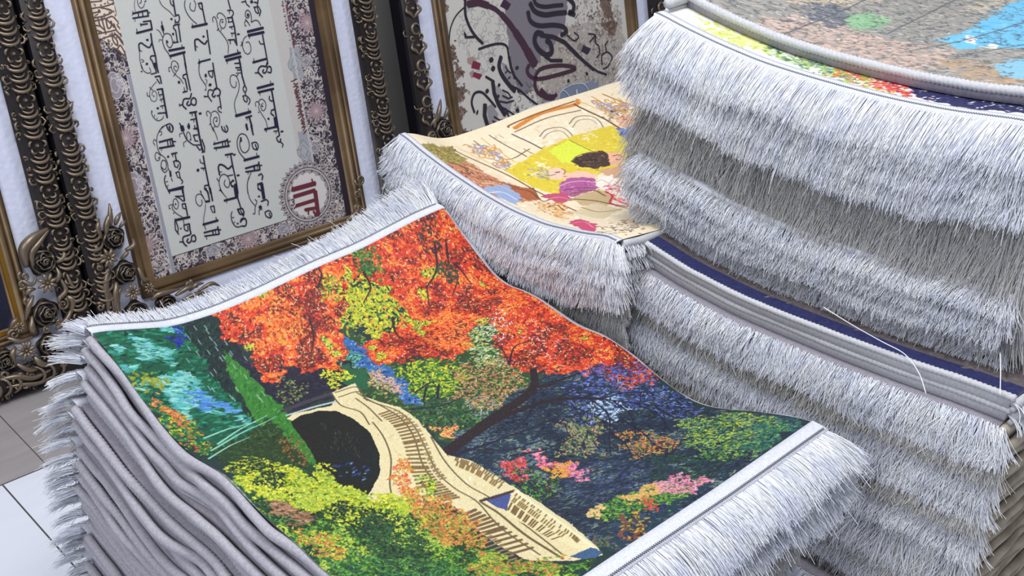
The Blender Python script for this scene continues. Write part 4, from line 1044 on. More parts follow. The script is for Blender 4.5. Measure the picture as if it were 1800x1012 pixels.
# mid bushes
mid = [(600, 560), (720, 640), (860, 560), (960, 640), (930, 720), (860, 760), (790, 790), (700, 720), (640, 690)]
P(mid, (44, 72, 44), .01)
D(mid, 900, GRN + [(150, 140, 70), (110, 120, 70)], .011, .004)
D([(700, 640), (760, 628), (830, 650), (800, 690), (730, 700)], 420, YEL + [(120, 168, 50), (90, 146, 40), (60, 124, 40)], .010, .004)
D([(800, 640), (900, 630), (930, 680), (910, 720), (850, 720), (800, 700)], 560, [(196, 140, 90), (150, 120, 80), (220, 176, 120), (120, 104, 70), (170, 160, 90), (200, 110, 80)], .010, .0035)
D([(716, 700), (800, 690), (850, 740), (800, 780), (750, 750)], 300, DKG + [(60, 100, 70), (90, 110, 90)], .010, .004)
D([(820, 700), (930, 700), (900, 745), (840, 740)], 160, [(150, 180, 200), (190, 150, 130), (90, 110, 110)], .009, .002, .3, .5)
# yellow-green glade among the reds
D([(560, 480), (650, 450), (720, 490), (740, 560), (690, 600), (620, 580), (570, 560)], 700, YEL + [(120, 160, 50), (226, 190, 70), (60, 110, 50)], .011, .0045)
D([(838, 550), (870, 555), (900, 600), (880, 650), (840, 640), (820, 600)], 300, [(206, 220, 200), (230, 206, 90), (170, 190, 110), (226, 226, 180), (120, 160, 110)], .011, .003, -.3, .5)
# blue ribbon of shade
bl = [(588, 583), (604, 590), (640, 612), (680, 640), (720, 680), (742, 715), (716, 710), (690, 680), (640, 650), (600, 620)]
P(bl, (52, 100, 160), .006); D(bl, 200, [(70, 130, 190), (40, 70, 130), (110, 160, 200), (30, 50, 100)], .010, .004)
P([(600, 640), (640, 652), (650, 680), (620, 690), (596, 670)], (32, 92, 60), .006)
D([(600, 600), (630, 615), (620, 640), (596, 634)], 60, GRN + TEAL, .009, .004)
D([(572, 655), (596, 645), (612, 668), (590, 682), (570, 672)], 90, YEL, .009, .004)
D([(640, 655), (672, 650), (702, 668), (700, 690), (660, 682)], 150, [(226, 170, 150), (206, 190, 110), (214, 140, 140), (120, 140, 80)], .009, .004)
# red maples
R1 = [(384, 535), (462, 500), (520, 474), (560, 456), (600, 440), (612, 520), (600, 560), (604, 600), (596, 650), (545, 655), (500, 640), (482, 674), (440, 640), (446, 605), (412, 600), (392, 590)]
R2 = [(640, 420), (700, 380), (770, 340), (850, 400), (890, 460), (910, 495), (975, 525), (1040, 570), (1090, 590), (1130, 630), (1156, 664), (1120, 692), (1080, 676), (1050, 660), (1010, 650), (960, 655), (910, 655), (882, 620), (860, 560), (830, 570), (822, 620), (780, 630), (720, 628), (660, 640), (640, 606), (660, 590), (720, 560), (690, 500), (650, 480), (600, 490), (600, 462)]
for R_, n in ((R1, 1500), (R2, 3000)):
    P(R_, (206, 58, 38), .014)
    D(R_, n // 2, REDLO + [(176, 44, 32)], .012, .005)
    D(R_, n, RED, .012, .005)
    D(R_, n // 2, REDLO + [(60, 40, 40), (130, 60, 30)], .011, .0045, band=(.58, 1))
    D(R_, n // 3, [(240, 130, 50), (236, 110, 44), (244, 160, 66)], .010, .004, band=(.30, .42))
    D(R_, n // 6, YEL + [(40, 60, 50), (120, 150, 60)], .009, .004, band=(.0, .23))
    D(R_, n // 3, REDHI, .008, .0022)
    D(R_, n // 9, [(46, 26, 34), (30, 40, 40)], .009, .0022)
D([(520, 520), (580, 540), (590, 580), (540, 590)], 90, REDLO, .012, .005)
D([(690, 590), (760, 580), (800, 620), (720, 630)], 130, REDLO + [(200, 110, 50)], .012, .005)
D([(470, 510), (530, 530), (540, 600), (500, 600), (470, 560)], 190, [(236, 130, 50), (244, 160, 70), (214, 90, 40)], .010, .004)
D([(770, 540), (830, 560), (820, 620), (770, 600)], 160, [(240, 120, 50), (244, 150, 70)], .010, .004)
D([(620, 440), (660, 436), (674, 460), (650, 476), (622, 468)], 170, GRN + [(40, 110, 60)], .010, .004)
D([(560, 490), (590, 480), (600, 520), (570, 530)], 80, GRN + YEL, .010, .004)
D([(730, 380), (766, 374), (772, 405), (745, 412)], 70, [(40, 36, 40), (60, 70, 50), (90, 40, 40)], .010, .005)
D([(600, 500), (690, 500), (700, 556), (660, 590), (612, 560)], 330, YEL + [(150, 170, 50), (236, 150, 60)], .010, .0045)
D([(1040, 640), (1110, 650), (1110, 690), (1050, 680)], 70, NAVY, .010, .004)
D([(930, 560), (1000, 590), (980, 640), (930, 620)], 40, [(244, 200, 200), (60, 30, 60)], .009, .003)
D([(860, 540), (900, 550), (890, 600), (862, 590)], 46, [(240, 226, 210), (60, 60, 90)], .010, .003)
for t in ("766,400 770,430 762,470 752,500 756,540", "786,400 792,440 806,480 796,520", "560,500 566,480 560,470", "690,560 700,590 740,610", "545,560 552,590 548,620", "800,440 812,470 830,500", "640,470 652,500 640,530"):
    LN([tuple(float(c) for c in q.split(',')) for q in t.split()], .0042, (58, 30, 34), w1=.0015)
D([(776, 420), (800, 440), (812, 500), (795, 500), (780, 460)], 60, [(70, 60, 44), (50, 70, 46)], .012, .005)
# blue-violet thicket on the right
th = [(960, 655), (1060, 660), (1110, 690), (1152, 670), (1238, 719), (1345, 728), (1420, 744), (1300, 830), (1200, 900), (1090, 966), (1040, 950), (940, 880), (860, 840), (780, 800), (820, 760), (900, 700)]
P(th, (34, 48, 66), .008)
D(th, 3200, [(38, 52, 74), (56, 80, 96), (30, 40, 56), (74, 100, 110), (48, 62, 50), (92, 110, 100), (24, 34, 44)], .014, .0028, -.5, .5)
D(th, 1300, [(20, 28, 42), (26, 34, 60)], .014, .003, -.5, .5, band=(.56, 1)); D(th, 900, [(110, 140, 130), (140, 150, 120), (96, 120, 150)], .012, .0024, -.5, .5, band=(0, .38))
D([(1040, 640), (1130, 640), (1240, 716), (1200, 740), (1130, 720), (1030, 740), (980, 690)], 900, NAVY + [(76, 90, 170), (96, 110, 190), (130, 150, 206)], .013, .003, -.5, .6)
D([(1040, 700), (1090, 694), (1110, 720), (1080, 745), (1040, 735)], 130, [(170, 200, 220), (200, 220, 226), (120, 150, 200)], .011, .003, -.4, .5)
D([(1000, 820), (1120, 800), (1200, 860), (1100, 900), (1000, 880)], 460, [(38, 50, 90), (60, 70, 120), (30, 44, 60), (70, 90, 110)], .012, .003, -.5, .5)
D([(1000, 740), (1060, 740), (1050, 800), (980, 800)], 260, [(110, 130, 70), (150, 160, 90), (80, 100, 70), (190, 150, 110)], .010, .003)
D([(1080, 760), (1160, 756), (1190, 790), (1120, 810)], 240, ORG + [(170, 150, 70), (120, 130, 60)], .010, .0035)
D([(1200, 735), (1290, 724), (1350, 735), (1390, 752), (1330, 800), (1260, 812), (1200, 780)], 900, [(96, 146, 60), (70, 122, 60), (150, 176, 60), (190, 196, 60), (46, 96, 64), (120, 170, 110)], .011, .004)
D([(1350, 730), (1410, 744), (1340, 800), (1300, 790)], 240, [(28, 84, 84), (36, 104, 96), (24, 66, 70), (60, 130, 80)], .012, .004, -.5, .4)
D([(1150, 800), (1300, 800), (1240, 850), (1140, 850)], 260, DKG + [(24, 56, 60)], .012, .004, -.5, .4)
P([(1180, 880), (1256, 850), (1180, 902), (1086, 966), (1040, 950), (1100, 940)], (28, 56, 70), .008)
D([(1180, 870), (1290, 810), (1180, 902), (1086, 966), (1040, 950)], 200, [(24, 50, 64), (34, 72, 84), (44, 60, 110)], .012, .003, -.5, .4)
# flowering bushes
D([(882, 818), (926, 812), (920, 846), (896, 846)], 120, [(214, 70, 60), (226, 110, 130), (200, 60, 50)], .009, .004)
D([(924, 784), (960, 800), (1030, 826), (1000, 836), (940, 812)], 170, PNK + [(214, 80, 90)], .009, .004)
D([(965, 812), (1010, 818), (1000, 840), (966, 838)], 90, [(224, 170, 60), (214, 140, 60)], .009, .004)
D([(1010, 818), (1036, 826), (1028, 846), (1006, 838)], 60, PNK, .009, .004)
D([(900, 840), (940, 820), (990, 850), (960, 880), (910, 870)], 160, GRN + [(60, 34, 30), (90, 50, 40)], .009, .004)
D([(1038, 900), (1080, 872), (1160, 850), (1240, 848), (1200, 880), (1120, 900), (1050, 920)], 620, GRN + [(150, 176, 60), (96, 150, 50)], .010, .004)
D([(1100, 872), (1150, 850), (1170, 862), (1120, 888)], 180, [(224, 176, 96), (232, 196, 110), (206, 150, 90)], .009, .004)
D([(1150, 846), (1190, 832), (1256, 850), (1220, 868), (1160, 862)], 240, PNK + [(214, 170, 170)], .009, .004)
D([(1036, 896), (1060, 884), (1070, 906), (1040, 912)], 60, [(232, 190, 130)], .009, .004)
D([(1135, 876), (1160, 880), (1150, 898), (1134, 892)], 40, [(206, 80, 60)], .008, .004)
LN([(1092, 905), (1100, 925), (1090, 940), (1110, 948), (1128, 930)], .006, (120, 70, 60))
D([(1110, 900), (1150, 910), (1130, 945), (1100, 945)], 90, [(60, 44, 40), (90, 80, 50), (206, 160, 60)], .010, .004)
D([(1040, 950), (1080, 935), (1086, 955), (1050, 972)], 60, [(120, 90, 80), (80, 110, 60)], .008, .003)
D([(760, 750), (806, 752), (812, 768), (780, 766)], 60, [(232, 130, 90), (240, 190, 90)], .008, .004)
# dark tree on the right
tk = (38, 26, 30)
LN([(780, 800), (812, 776), (850, 748), (890, 720), (920, 700), (940, 676), (938, 650)], .020, tk, w1=.011)
LN([(850, 752), (900, 726), (960, 706), (1010, 700), (1060, 700)], .010, tk, w1=.004)
LN([(935, 680), (960, 678), (985, 668), (1020, 655)], .007, tk, w1=.003)
for t in ("1010,700 1080,704 1150,712 1220,716", "960,706 1010,716 1060,740 1100,765", "1040,702 1070,730 1072,770 1074,800", "1100,740 1130,760 1150,780 1170,790", "800,800 880,772 960,742 1000,720", "820,790 900,790 960,770", "1060,700 1100,690 1140,690", "980,700 1030,680 1080,680",
          "1080,706 1110,730 1120,770", "1120,710 1160,730 1180,760", "1074,760 1100,780 1110,800", "940,700 930,730 900,760", "1150,712 1190,735", "900,800 960,790 1020,760", "720,720 780,712 830,690", "730,690 760,672 800,668", "745,705 750,680", "770,700 772,676", "895,640 905,610 930,600", "850,600 880,610 896,640"):
    LN([tuple(float(c) for c in q.split(',')) for q in t.split()], .0034, (30, 26, 44), w1=.0014)
for i in range(90):
    x, y = cv.rng.uniform(960, 1200), cv.rng.uniform(690, 800); dx, dy = cv.rng.uniform(-26, 26), cv.rng.uniform(-14, 18)
    LN([(x, y), (x + dx * .5, y + dy * .3), (x + dx, y + dy)], .0016, (26, 26, 48), alpha=.9)
# stone bridge
P([(505, 736), (520, 726), (585, 712), (590, 700), (630, 722), (668, 760), (682, 800), (672, 850), (650, 890), (640, 880), (660, 800), (600, 736), (560, 727), (515, 740)], CREAM, .001)
arch = [(512, 742), (530, 730), (560, 722), (592, 722), (626, 738), (652, 762), (668, 796), (668, 830), (654, 862), (640, 880), (600, 862), (560, 815), (535, 775)]
P(arch, (18, 24, 22), .001)
D([(560, 740), (620, 760), (640, 800), (600, 800)], 30, [(40, 50, 44), (50, 56, 50)], .016, .002, 1.0, .3)
D([(592, 818), (656, 812), (650, 836), (600, 838)], 14, [(50, 80, 120), (46, 56, 140), (110, 150, 170)], .012, .004, 0, .2)
LN([(498, 722), (540, 706), (590, 690)], .008, (60, 58, 66)); LN([(505, 730), (550, 716), (590, 706)], .004, (180, 190, 190))
body = [(583, 690), (624, 674), (636, 694), (668, 706), (704, 716), (735, 738), (758, 766), (786, 800), (820, 822), (870, 842), (905, 855), (950, 882), (1000, 918), (1050, 960), (1060, 975), (1010, 985), (930, 985), (880, 960), (845, 935), (800, 890), (760, 880), (700, 905), (640, 900), (655, 870), (672, 832), (676, 800), (662, 766), (636, 738), (600, 716)]
P(body, CREAM, .001)
D(body, 160, [(236, 224, 184), (206, 190, 140), (216, 202, 156)], .016, .003, .8, .3, warp=0)
dk = (96, 82, 54)
for t in ("583,690 600,712 634,724 650,746", "590,690 626,680 640,694", "596,698 632,688 646,704", "628,690 660,708 700,722 728,748 748,786 770,830 800,858 842,884 884,930 950,975",
          "640,700 676,716 708,738 730,772 742,812 764,850", "656,742 676,770 688,806 686,850 692,880", "626,700 648,716 672,740", "758,768 784,812 820,850 870,880 920,920 990,975"):
    LN([tuple(float(c) for c in q.split(',')) for q in t.split()], .0022, dk)


def slots(A, B, n, w, c, drop=0):
    Ac = catmull(A, 12); Bc = catmull(B, 12)
    for i in range(n):
        t = (i + .5) / n; p = Ac[min(len(Ac) - 1, int(t * (len(Ac) - 1)))]; q = Bc[min(len(Bc) - 1, int(t * (len(Bc) - 1)))]
        LN([tuple(p), tuple(q)], w, c, smooth=False)


sb = (122, 96, 56)
slots([(668, 728), (694, 748), (712, 780), (722, 820), (738, 860)], [(686, 722), (718, 742), (738, 776), (752, 820), (772, 850)], 26, .0042, sb)
slots([(694, 722), (726, 748), (744, 784), (758, 820), (776, 844)], [(702, 722), (733, 746), (752, 782), (765, 816), (786, 842)], 30, .003, (140, 116, 74))
slots([(742, 850), (762, 868), (790, 880)], [(772, 846), (790, 862), (810, 876)], 8, .004, sb)
# lower span with openwork railing
P([(788, 800), (830, 810), (875, 838), (905, 858), (896, 868), (850, 850), (800, 820)], CREAM, .001)
slots([(801, 809), (838, 824), (886, 852)], [(803, 804), (842, 818), (892, 848)], 20, .0024, sb)
slots([(803, 818), (838, 834), (880, 860)], [(806, 811), (842, 826), (886, 854)], 17, .0030, (132, 106, 62))
P([(850, 876), (880, 868), (900, 862), (892, 896), (876, 892)], (70, 84, 140), .001); LN([(846, 880), (876, 872), (905, 862)], .005, (70, 50, 44))
P([(905, 862), (935, 878), (1046, 962), (1030, 972), (960, 940), (890, 900)], (232, 220, 170), .001)
slots([(906, 872), (945, 898), (1000, 940), (1016, 954)], [(911, 866), (950, 892), (1004, 934), (1020, 950)], 22, .0024, sb)
slots([(901, 881), (940, 908), (992, 946)], [(906, 875), (945, 902), (998, 941)], 20, .0028, (132, 106, 62))
slots([(894, 896), (930, 922), (975, 950)], [(900, 884), (938, 912), (988, 946)], 17, .0030, (112, 86, 50))
LN([(908, 862), (960, 900), (1046, 964)], .004, (236, 230, 190)); LN([(846, 882), (880, 904), (930, 944), (990, 982)], .0035, dk)
slots([(800, 912), (850, 936), (905, 976)], [(836, 896), (884, 926), (940, 966)], 13, .006, (110, 86, 56)); slots([(790, 930), (850, 960), (890, 990)], [(820, 916), (876, 950), (910, 984)], 12, .004, (146, 120, 84))
P([(1000, 978), (1040, 962), (1062, 970), (1040, 985)], (60, 92, 130), .001)
# foliage in front of the bridge
fo = [(398, 820), (440, 806), (500, 820), (560, 835), (610, 858), (660, 880), (720, 880), (760, 890), (800, 905), (850, 960), (920, 990), (1030, 985), (1019, 1012), (900, 1090), (700, 1190), (600, 1060), (520, 960), (430, 880)]
P(fo, (44, 70, 34), .010)
D(fo, 5200, GRN + [(150, 176, 50), (70, 130, 44), (30, 60, 30)], .011, .0042)
D([(398, 820), (440, 806), (500, 820), (560, 835), (640, 870), (730, 880), (760, 920), (700, 930), (600, 920), (500, 890), (440, 866)], 2200, YEL + [(190, 196, 40), (150, 170, 30), (90, 120, 30), (232, 226, 90)], .010, .004)
D(fo, 1500, [(24, 50, 30), (30, 66, 38), (20, 40, 34)], .011, .004, band=(.56, 1)); D(fo, 1100, [(170, 190, 60), (196, 206, 80), (140, 176, 60)], .009, .0036, band=(0, .38))
D([(450, 880), (500, 880), (550, 905), (540, 925), (490, 905)], 200, [(196, 150, 120), (170, 120, 90), (150, 110, 80), (90, 70, 50)], .012, .003, -.6, .3)
D([(640, 910), (730, 900), (760, 1000), (680, 1010), (640, 960)], 700, DKG + [(52, 92, 40), (60, 84, 44)], .010, .004)
D([(560, 960), (700, 980), (800, 990), (900, 1010), (700, 1150), (600, 1040)], 900, [(36, 96, 56), (28, 70, 50), (60, 120, 60), (90, 150, 60)], .011, .004)
D([(700, 860), (760, 860), (830, 910), (860, 960), (800, 960), (740, 920)], 800, [(214, 120, 60), (226, 150, 80), (190, 90, 50), (170, 150, 60), (206, 180, 70), (120, 110, 50)], .009, .0035)
D([(690, 800), (714, 800), (726, 850), (740, 880), (700, 880)], 190, [(226, 90, 50), (214, 130, 50), (190, 170, 60), (200, 80, 50)], .009, .003)
D([(730, 830), (760, 840), (780, 870), (750, 870)], 70, GRN + YEL, .009, .0035)
D([(820, 960), (900, 985), (1000, 985), (960, 1012), (850, 1010)], 340, [(200, 110, 60), (190, 180, 60), (120, 160, 60), (90, 130, 50)], .009, .004)
D([(520, 930), (580, 940), (600, 980), (560, 980)], 120, [(206, 190, 60), (190, 110, 60)], .009, .004)
D([(556, 820), (590, 820), (580, 840), (560, 838)], 40, YEL, .009, .003)
# ragged light pile at the left rim
LN([(150, 586), (250, 708), (330, 802), (406, 847), (473, 918), (567, 1008), (700, 1150)], .006, (176, 184, 176), alpha=.6)
cv.im *= .93
CVA = cv

# --- yellow interior scene
cv = Canvas(.553, .74, .0014, STB.to, (232, 216, 184), 31)
P = cv.poly; D = cv.dabs; LN = cv.line
D([(730, 250), (800, 258), (1120, 150), (1160, 400), (1040, 410), (900, 368)], 500, [(238, 222, 190), (224, 204, 168), (242, 230, 204)], .02, .008)
P([(700, 238), (735, 252), (795, 260), (830, 290), (900, 330), (870, 352), (800, 312)], (150, 138, 72), .006)
D([(700, 238), (735, 252), (795, 260), (880, 330), (800, 300)], 260, [(120, 120, 56), (170, 156, 84), (140, 104, 60), (186, 160, 100)], .014, .005, -.5, .4)
P([(782, 292), (820, 285), (880, 318), (930, 332), (950, 350), (905, 356), (850, 336), (790, 306)], (196, 132, 96), .006)
D([(782, 292), (820, 285), (880, 318), (935, 335), (905, 356), (820, 320)], 300, [(214, 160, 120), (176, 104, 70), (150, 84, 60), (226, 180, 140), (120, 76, 70)], .013, .005, -.4, .5)
P([(850, 330), (890, 322), (920, 345), (905, 360)], (150, 170, 206), .006); P([(888, 322), (935, 330), (948, 350), (925, 352)], (170, 96, 60), .004)
# ornamental panels
for t, w, c in (("795,262 880,302 950,340 1010,370", .004, (110, 84, 54)), ("802,258 890,300 960,336", .003, (214, 180, 120)), ("833,248 888,280 930,262", .003, (130, 104, 72)), ("846,243 905,285", .003, (214, 170, 100)),
                ("860,238 925,275", .003, (96, 80, 66)), ("905,225 950,200 1010,184 1016,176", .010, (206, 130, 56)), ("893,224 905,216 1010,178", .004, (130, 84, 40)), ("900,236 930,250 964,268", .004, (104, 90, 80)), ("905,232 960,208 1020,194", .003, (120, 100, 84)),
                ("1010,184 1060,208 1100,232 1130,246", .006, (120, 84, 52)), ("1018,178 1070,200 1110,222", .004, (224, 180, 110)), ("1040,170 1120,210", .004, (206, 150, 80)), ("1060,166 1125,190", .005, (176, 120, 60)),
                ("948,240 960,228 985,224 1000,232 1010,246", .0025, (120, 104, 90)), ("954,244 964,234 984,230 996,238 1004,250", .0025, (160, 140, 116)), ("1000,218 1012,206 1036,204 1052,212 1062,228", .0025, (120, 104, 90)), ("1006,224 1016,212 1036,210 1050,218", .0025, (160, 140, 116)),
                ("920,262 1000,300 1060,330", .003, (150, 128, 90)), ("1062,352 1100,366 1140,372", .003, (110, 90, 70))):
    LN([tuple(float(c_) for c_ in q.split(',')) for q in t.split()], w, c)
for reg in ([(818, 258), (850, 250), (900, 290), (880, 296)], [(1040, 180), (1085, 172), (1120, 196), (1075, 200)]):
    cv.curls(reg, 26, (196, 140, 70), .012, .003); cv.curls(reg, 14, (150, 150, 180), .010, .003)
# golden ground
P([(884, 300), (952, 262), (1010, 238), (1070, 222), (1100, 232), (1140, 250), (1140, 300), (1060, 300), (1020, 330), (985, 345), (940, 330)], (216, 194, 60), .003)
D([(884, 300), (952, 262), (1070, 222), (1140, 250), (1140, 300), (985, 345)], 360, [(224, 204, 70), (206, 180, 52), (228, 212, 96)], .014, .005)
P([(962, 264), (1000, 246), (1034, 262), (1005, 288), (985, 283)], (214, 224, 70), .003)
LN([(1000, 246), (1050, 270), (1070, 276)], .003, (150, 130, 50)); D([(1020, 236), (1044, 232), (1040, 246), (1024, 248)], 16, [(240, 226, 190)], .010, .005); D([(940, 284), (966, 280), (960, 294), (942, 294)], 14, [(240, 226, 190)], .010, .005)
# seated and leaning figures, loosely painted
D([(928, 304), (950, 294), (975, 298), (972, 312), (940, 314)], 90, [(196, 190, 180), (150, 140, 120), (170, 160, 130)], .011, .004)
P([(962, 298), (982, 294), (996, 304), (986, 316), (966, 314)], (236, 196, 172), .003); P([(986, 306), (1020, 300), (1050, 306), (1040, 318), (996, 318)], (232, 190, 166), .004)
LN([(976, 303), (982, 302)], .004, (120, 80, 70)); LN([(990, 310), (994, 310)], .003, (190, 90, 90))
P([(1000, 282), (1022, 270), (1056, 264), (1076, 272), (1074, 290), (1044, 296), (1016, 292)], (70, 52, 46), .004)
D([(1000, 282), (1056, 264), (1076, 272), (1044, 296)], 60, [(96, 70, 56), (50, 40, 40), (120, 88, 64)], .010, .003)
P([(1066, 268), (1088, 268), (1098, 278), (1090, 290), (1070, 290)], (232, 176, 140), .003); P([(1050, 300), (1090, 290), (1140, 292), (1140, 306), (1070, 312)], (206, 160, 124), .004)
P([(984, 322), (1000, 312), (1044, 312), (1050, 330), (1010, 346), (978, 342)], (170, 90, 140), .004); D([(984, 322), (1044, 312), (1050, 330), (978, 342)], 80, [(190, 110, 160), (130, 60, 110), (206, 140, 180)], .010, .003)
P([(950, 344), (985, 336), (1010, 350), (980, 358)], (186, 80, 110), .005)
P([(1040, 318), (1070, 306), (1090, 318), (1078, 334), (1050, 330)], (240, 228, 214), .004)
D([(1060, 330), (1090, 316), (1140, 306), (1140, 372), (1090, 362), (1062, 354)], 420, [(206, 60, 90), (226, 110, 130), (240, 220, 216), (214, 80, 100), (250, 236, 230)], .012, .005)
P([(1000, 350), (1050, 332), (1080, 346), (1060, 364), (1020, 360)], (196, 170, 126), .004); LN([(990, 348), (1040, 352), (1080, 360), (1140, 366)], .004, (110, 84, 54)); LN([(1000, 340), (1040, 334), (1062, 344)], .004, (120, 90, 60))
D([(936, 356), (980, 352), (1000, 372), (985, 386), (950, 372)], 160, [(214, 140, 60), (190, 110, 50), (226, 170, 80)], .010, .004)
P([(1000, 372), (1040, 356), (1090, 366), (1060, 384)], (214, 196, 160), .004); P([(996, 388), (1020, 384), (1046, 394), (1040, 408), (1010, 400)], (196, 70, 110), .004); D([(1036, 398), (1080, 388), (1130, 384), (1120, 410), (1050, 414)], 90, [(70, 66, 90), (120, 60, 60), (40, 44, 70)], .012, .004)
P([(1080, 205), (1104, 200), (1120, 212), (1110, 224), (1086, 222)], (230, 176, 140), .003); D([(1060, 200), (1090, 194), (1100, 204), (1076, 212)], 40, [(130, 96, 60), (90, 66, 50)], .009, .004); LN([(1096, 210), (1100, 210)], .004, (110, 70, 60))
P([(1082, 226), (1110, 222), (1140, 230), (1140, 252), (1100, 246)], (96, 120, 176), .004); D([(1082, 226), (1110, 222), (1140, 230), (1130, 270), (1100, 262)], 110, [(70, 96, 160), (226, 230, 240), (40, 56, 110), (120, 146, 196)], .010, .004)
for t, w, c in (("1004,284 1014,274 1034,268 1052,268", .0025, (120, 90, 70)), ("1010,290 1024,282 1044,280", .002, (40, 34, 34)), ("1076,274 1086,272 1094,276", .0025, (120, 70, 60)), ("1082,280 1088,280", .003, (60, 40, 40)),
                ("984,326 1000,320 1020,318 1046,320", .003, (214, 160, 200)), ("990,334 1010,330 1040,330", .003, (120, 50, 100)), ("960,350 980,346 1000,350", .003, (226, 130, 150)), ("1044,320 1056,316 1068,322 1076,330", .003, (206, 190, 176)),
                ("1062,336 1074,344 1070,356 1084,362", .004, (186, 30, 64)), ("1086,322 1098,330 1092,346 1108,352", .004, (250, 240, 236)), ("1100,318 1112,330 1106,344 1122,352", .003, (186, 30, 64)), ("1084,352 1104,360 1130,364", .004, (214, 60, 90)),
                ("806,300 836,312 870,318 910,330", .003, (110, 60, 44)), ("820,292 850,304 884,310", .003, (236, 200, 166)), ("790,286 812,292 822,300", .004, (90, 64, 44)), ("846,322 872,324 900,336", .003, (226, 190, 156)), ("860,338 884,338 906,350", .003, (226, 232, 244)),
                ("900,330 930,336 944,348", .003, (110, 60, 40)), ("936,330 950,352 966,350", .003, (120, 84, 50)), ("944,298 960,308 976,306", .002, (110, 96, 80)), ("932,308 946,302 956,306", .0025, (226, 222, 214)),
                ("986,296 992,300 990,306", .002, (150, 96, 80)), ("1020,364 1050,372 1090,368", .003, (150, 120, 80)), ("960,364 976,360 990,370", .003, (120, 60, 30)), ("1004,392 1024,390 1040,400", .003, (236, 130, 160))):
    LN([tuple(float(c_) for c_ in q.split(',')) for q in t.split()], w, c)
CVB = cv

# --- greyish printed rug with sky patches
cv = Canvas(.66, .70, .0018, lambda x, y: (STD.to(x, y)[0], STD.to(x, y)[1] - .050), (150, 146, 138), 41)
P = cv.poly; D = cv.dabs; LN = cv.line
al = [(1150, -200), (2100, -200), (2100, 240), (1800, 190), (1500, 110), (1250, 20)]
D(al, 5200, [(164, 160, 152), (134, 134, 128), (120, 124, 120), (178, 174, 164), (150, 144, 138)], .018, .006, .2, .6)
for reg, cs, n in (([(1300, 40), (1440, 20), (1560, 70), (1680, 90), (1620, 130), (1500, 110), (1400, 70)], [(196, 168, 152), (186, 158, 146), (204, 180, 166)], 900), ([(1320, -20), (1500, -40), (1560, 0), (1420, 20)], [(206, 188, 160), (196, 176, 150)], 400),
                   ([(1400, 10), (1480, 10), (1500, 40), (1450, 50)], [(96, 100, 110), (120, 124, 130)], 300), ([(1640, 100), (1760, 110), (1800, 150), (1700, 150)], [(170, 140, 110), (186, 160, 130)], 260), ([(1760, -20), (1850, -20), (1850, 20), (1700, 20)], [(206, 190, 160)], 200)):
    D(reg, n, cs, .016, .006, .2, .5)
P([(1480, 34), (1520, 22), (1566, 32), (1552, 50), (1500, 54)], (138, 178, 136), .008); D([(1480, 34), (1520, 22), (1566, 32), (1552, 50), (1500, 54)], 60, [(150, 190, 146), (126, 166, 126)], .014, .006)
P([(1655, 70), (1690, 56), (1720, 46), (1750, 20), (1850, -30), (1900, 60), (1800, 84), (1740, 84), (1686, 88)], (110, 186, 222), .012)
P([(1744, 118), (1770, 108), (1850, 100), (1850, 140), (1770, 136)], (134, 186, 206), .010)
P([(1690, 74), (1704, 60), (1716, 78)], (226, 226, 226), .006); P([(1720, 84), (1750, 76), (1756, 86)], (226, 226, 226), .004); D([(1655, 70), (1750, 30), (1850, 0), (1850, 70), (1720, 86)], 120, [(126, 196, 226), (96, 176, 216)], .02, .007)
for i in range(1500):
    u, v = cv.rng.uniform(0, .66), cv.rng.uniform(0, .7); s_ = vn = cv.rng.uniform(.004, .012); a = cv.rng.normal(.2, .7)
    LN([(u, v), (u + s_ * math.cos(a), v + s_ * math.sin(a)), (u + 1.4 * s_ * math.cos(a + .8), v + 1.4 * s_ * math.sin(a + .8))], .0022, (84, 86, 88), raw=True, smooth=False, alpha=.8)
for t in ("1560,60 1640,20 1720,-20", "1600,90 1700,70 1800,40", "1700,96 1760,86 1850,70", "1380,60 1480,20 1560,-20"): LN([tuple(float(c) for c in q.split(',')) for q in t.split()], .003, (90, 92, 96))
CVD = cv
# --- border of the rug under it
cv = Canvas(.66, .12, .0016, lambda x, y: STD.to(x, y, 1), (226, 226, 218), 43)
P = cv.poly; D = cv.dabs
D([(1230, 20), (1300, 50), (1360, 90), (1300, 84), (1230, 50)], 220, [(206, 214, 120), (226, 230, 160), (190, 200, 100)], .018, .006)
D([(1340, 60), (1450, 110), (1540, 140), (1500, 150), (1400, 116), (1340, 90)], 420, [(110, 150, 90), (150, 180, 80), (70, 120, 80), (120, 140, 150), (190, 200, 120)], .014, .005)
D([(1470, 116), (1580, 150), (1600, 170), (1520, 156), (1460, 130)], 200, [(206, 80, 60), (150, 190, 60), (214, 120, 60)], .012, .005)
D([(1520, 130), (1600, 140), (1640, 176), (1560, 162)], 170, [(206, 60, 70), (176, 40, 70)], .012, .005)
P([(1590, 146), (1700, 170), (1850, 186), (1850, 206), (1700, 192), (1610, 170)], (44, 44, 84), .006); D([(1590, 146), (1850, 186), (1850, 206), (1610, 170)], 260, [(36, 36, 70), (60, 70, 120), (226, 226, 230), (50, 50, 90)], .010, .003)
CVD1 = cv
# --- navy-bordered rug
cv = Canvas(.65, .13, .002, None, (96, 88, 88), 44)
cv.poly([(0, 0), (.65, 0), (.65, .034), (0, .034)], (40, 44, 86), raw=True); cv.dabs([(0, .036), (.65, .036), (.65, .13), (0, .13)], 600, [(110, 100, 96), (84, 76, 78)], .02, .006, raw=True)
CVC = cv

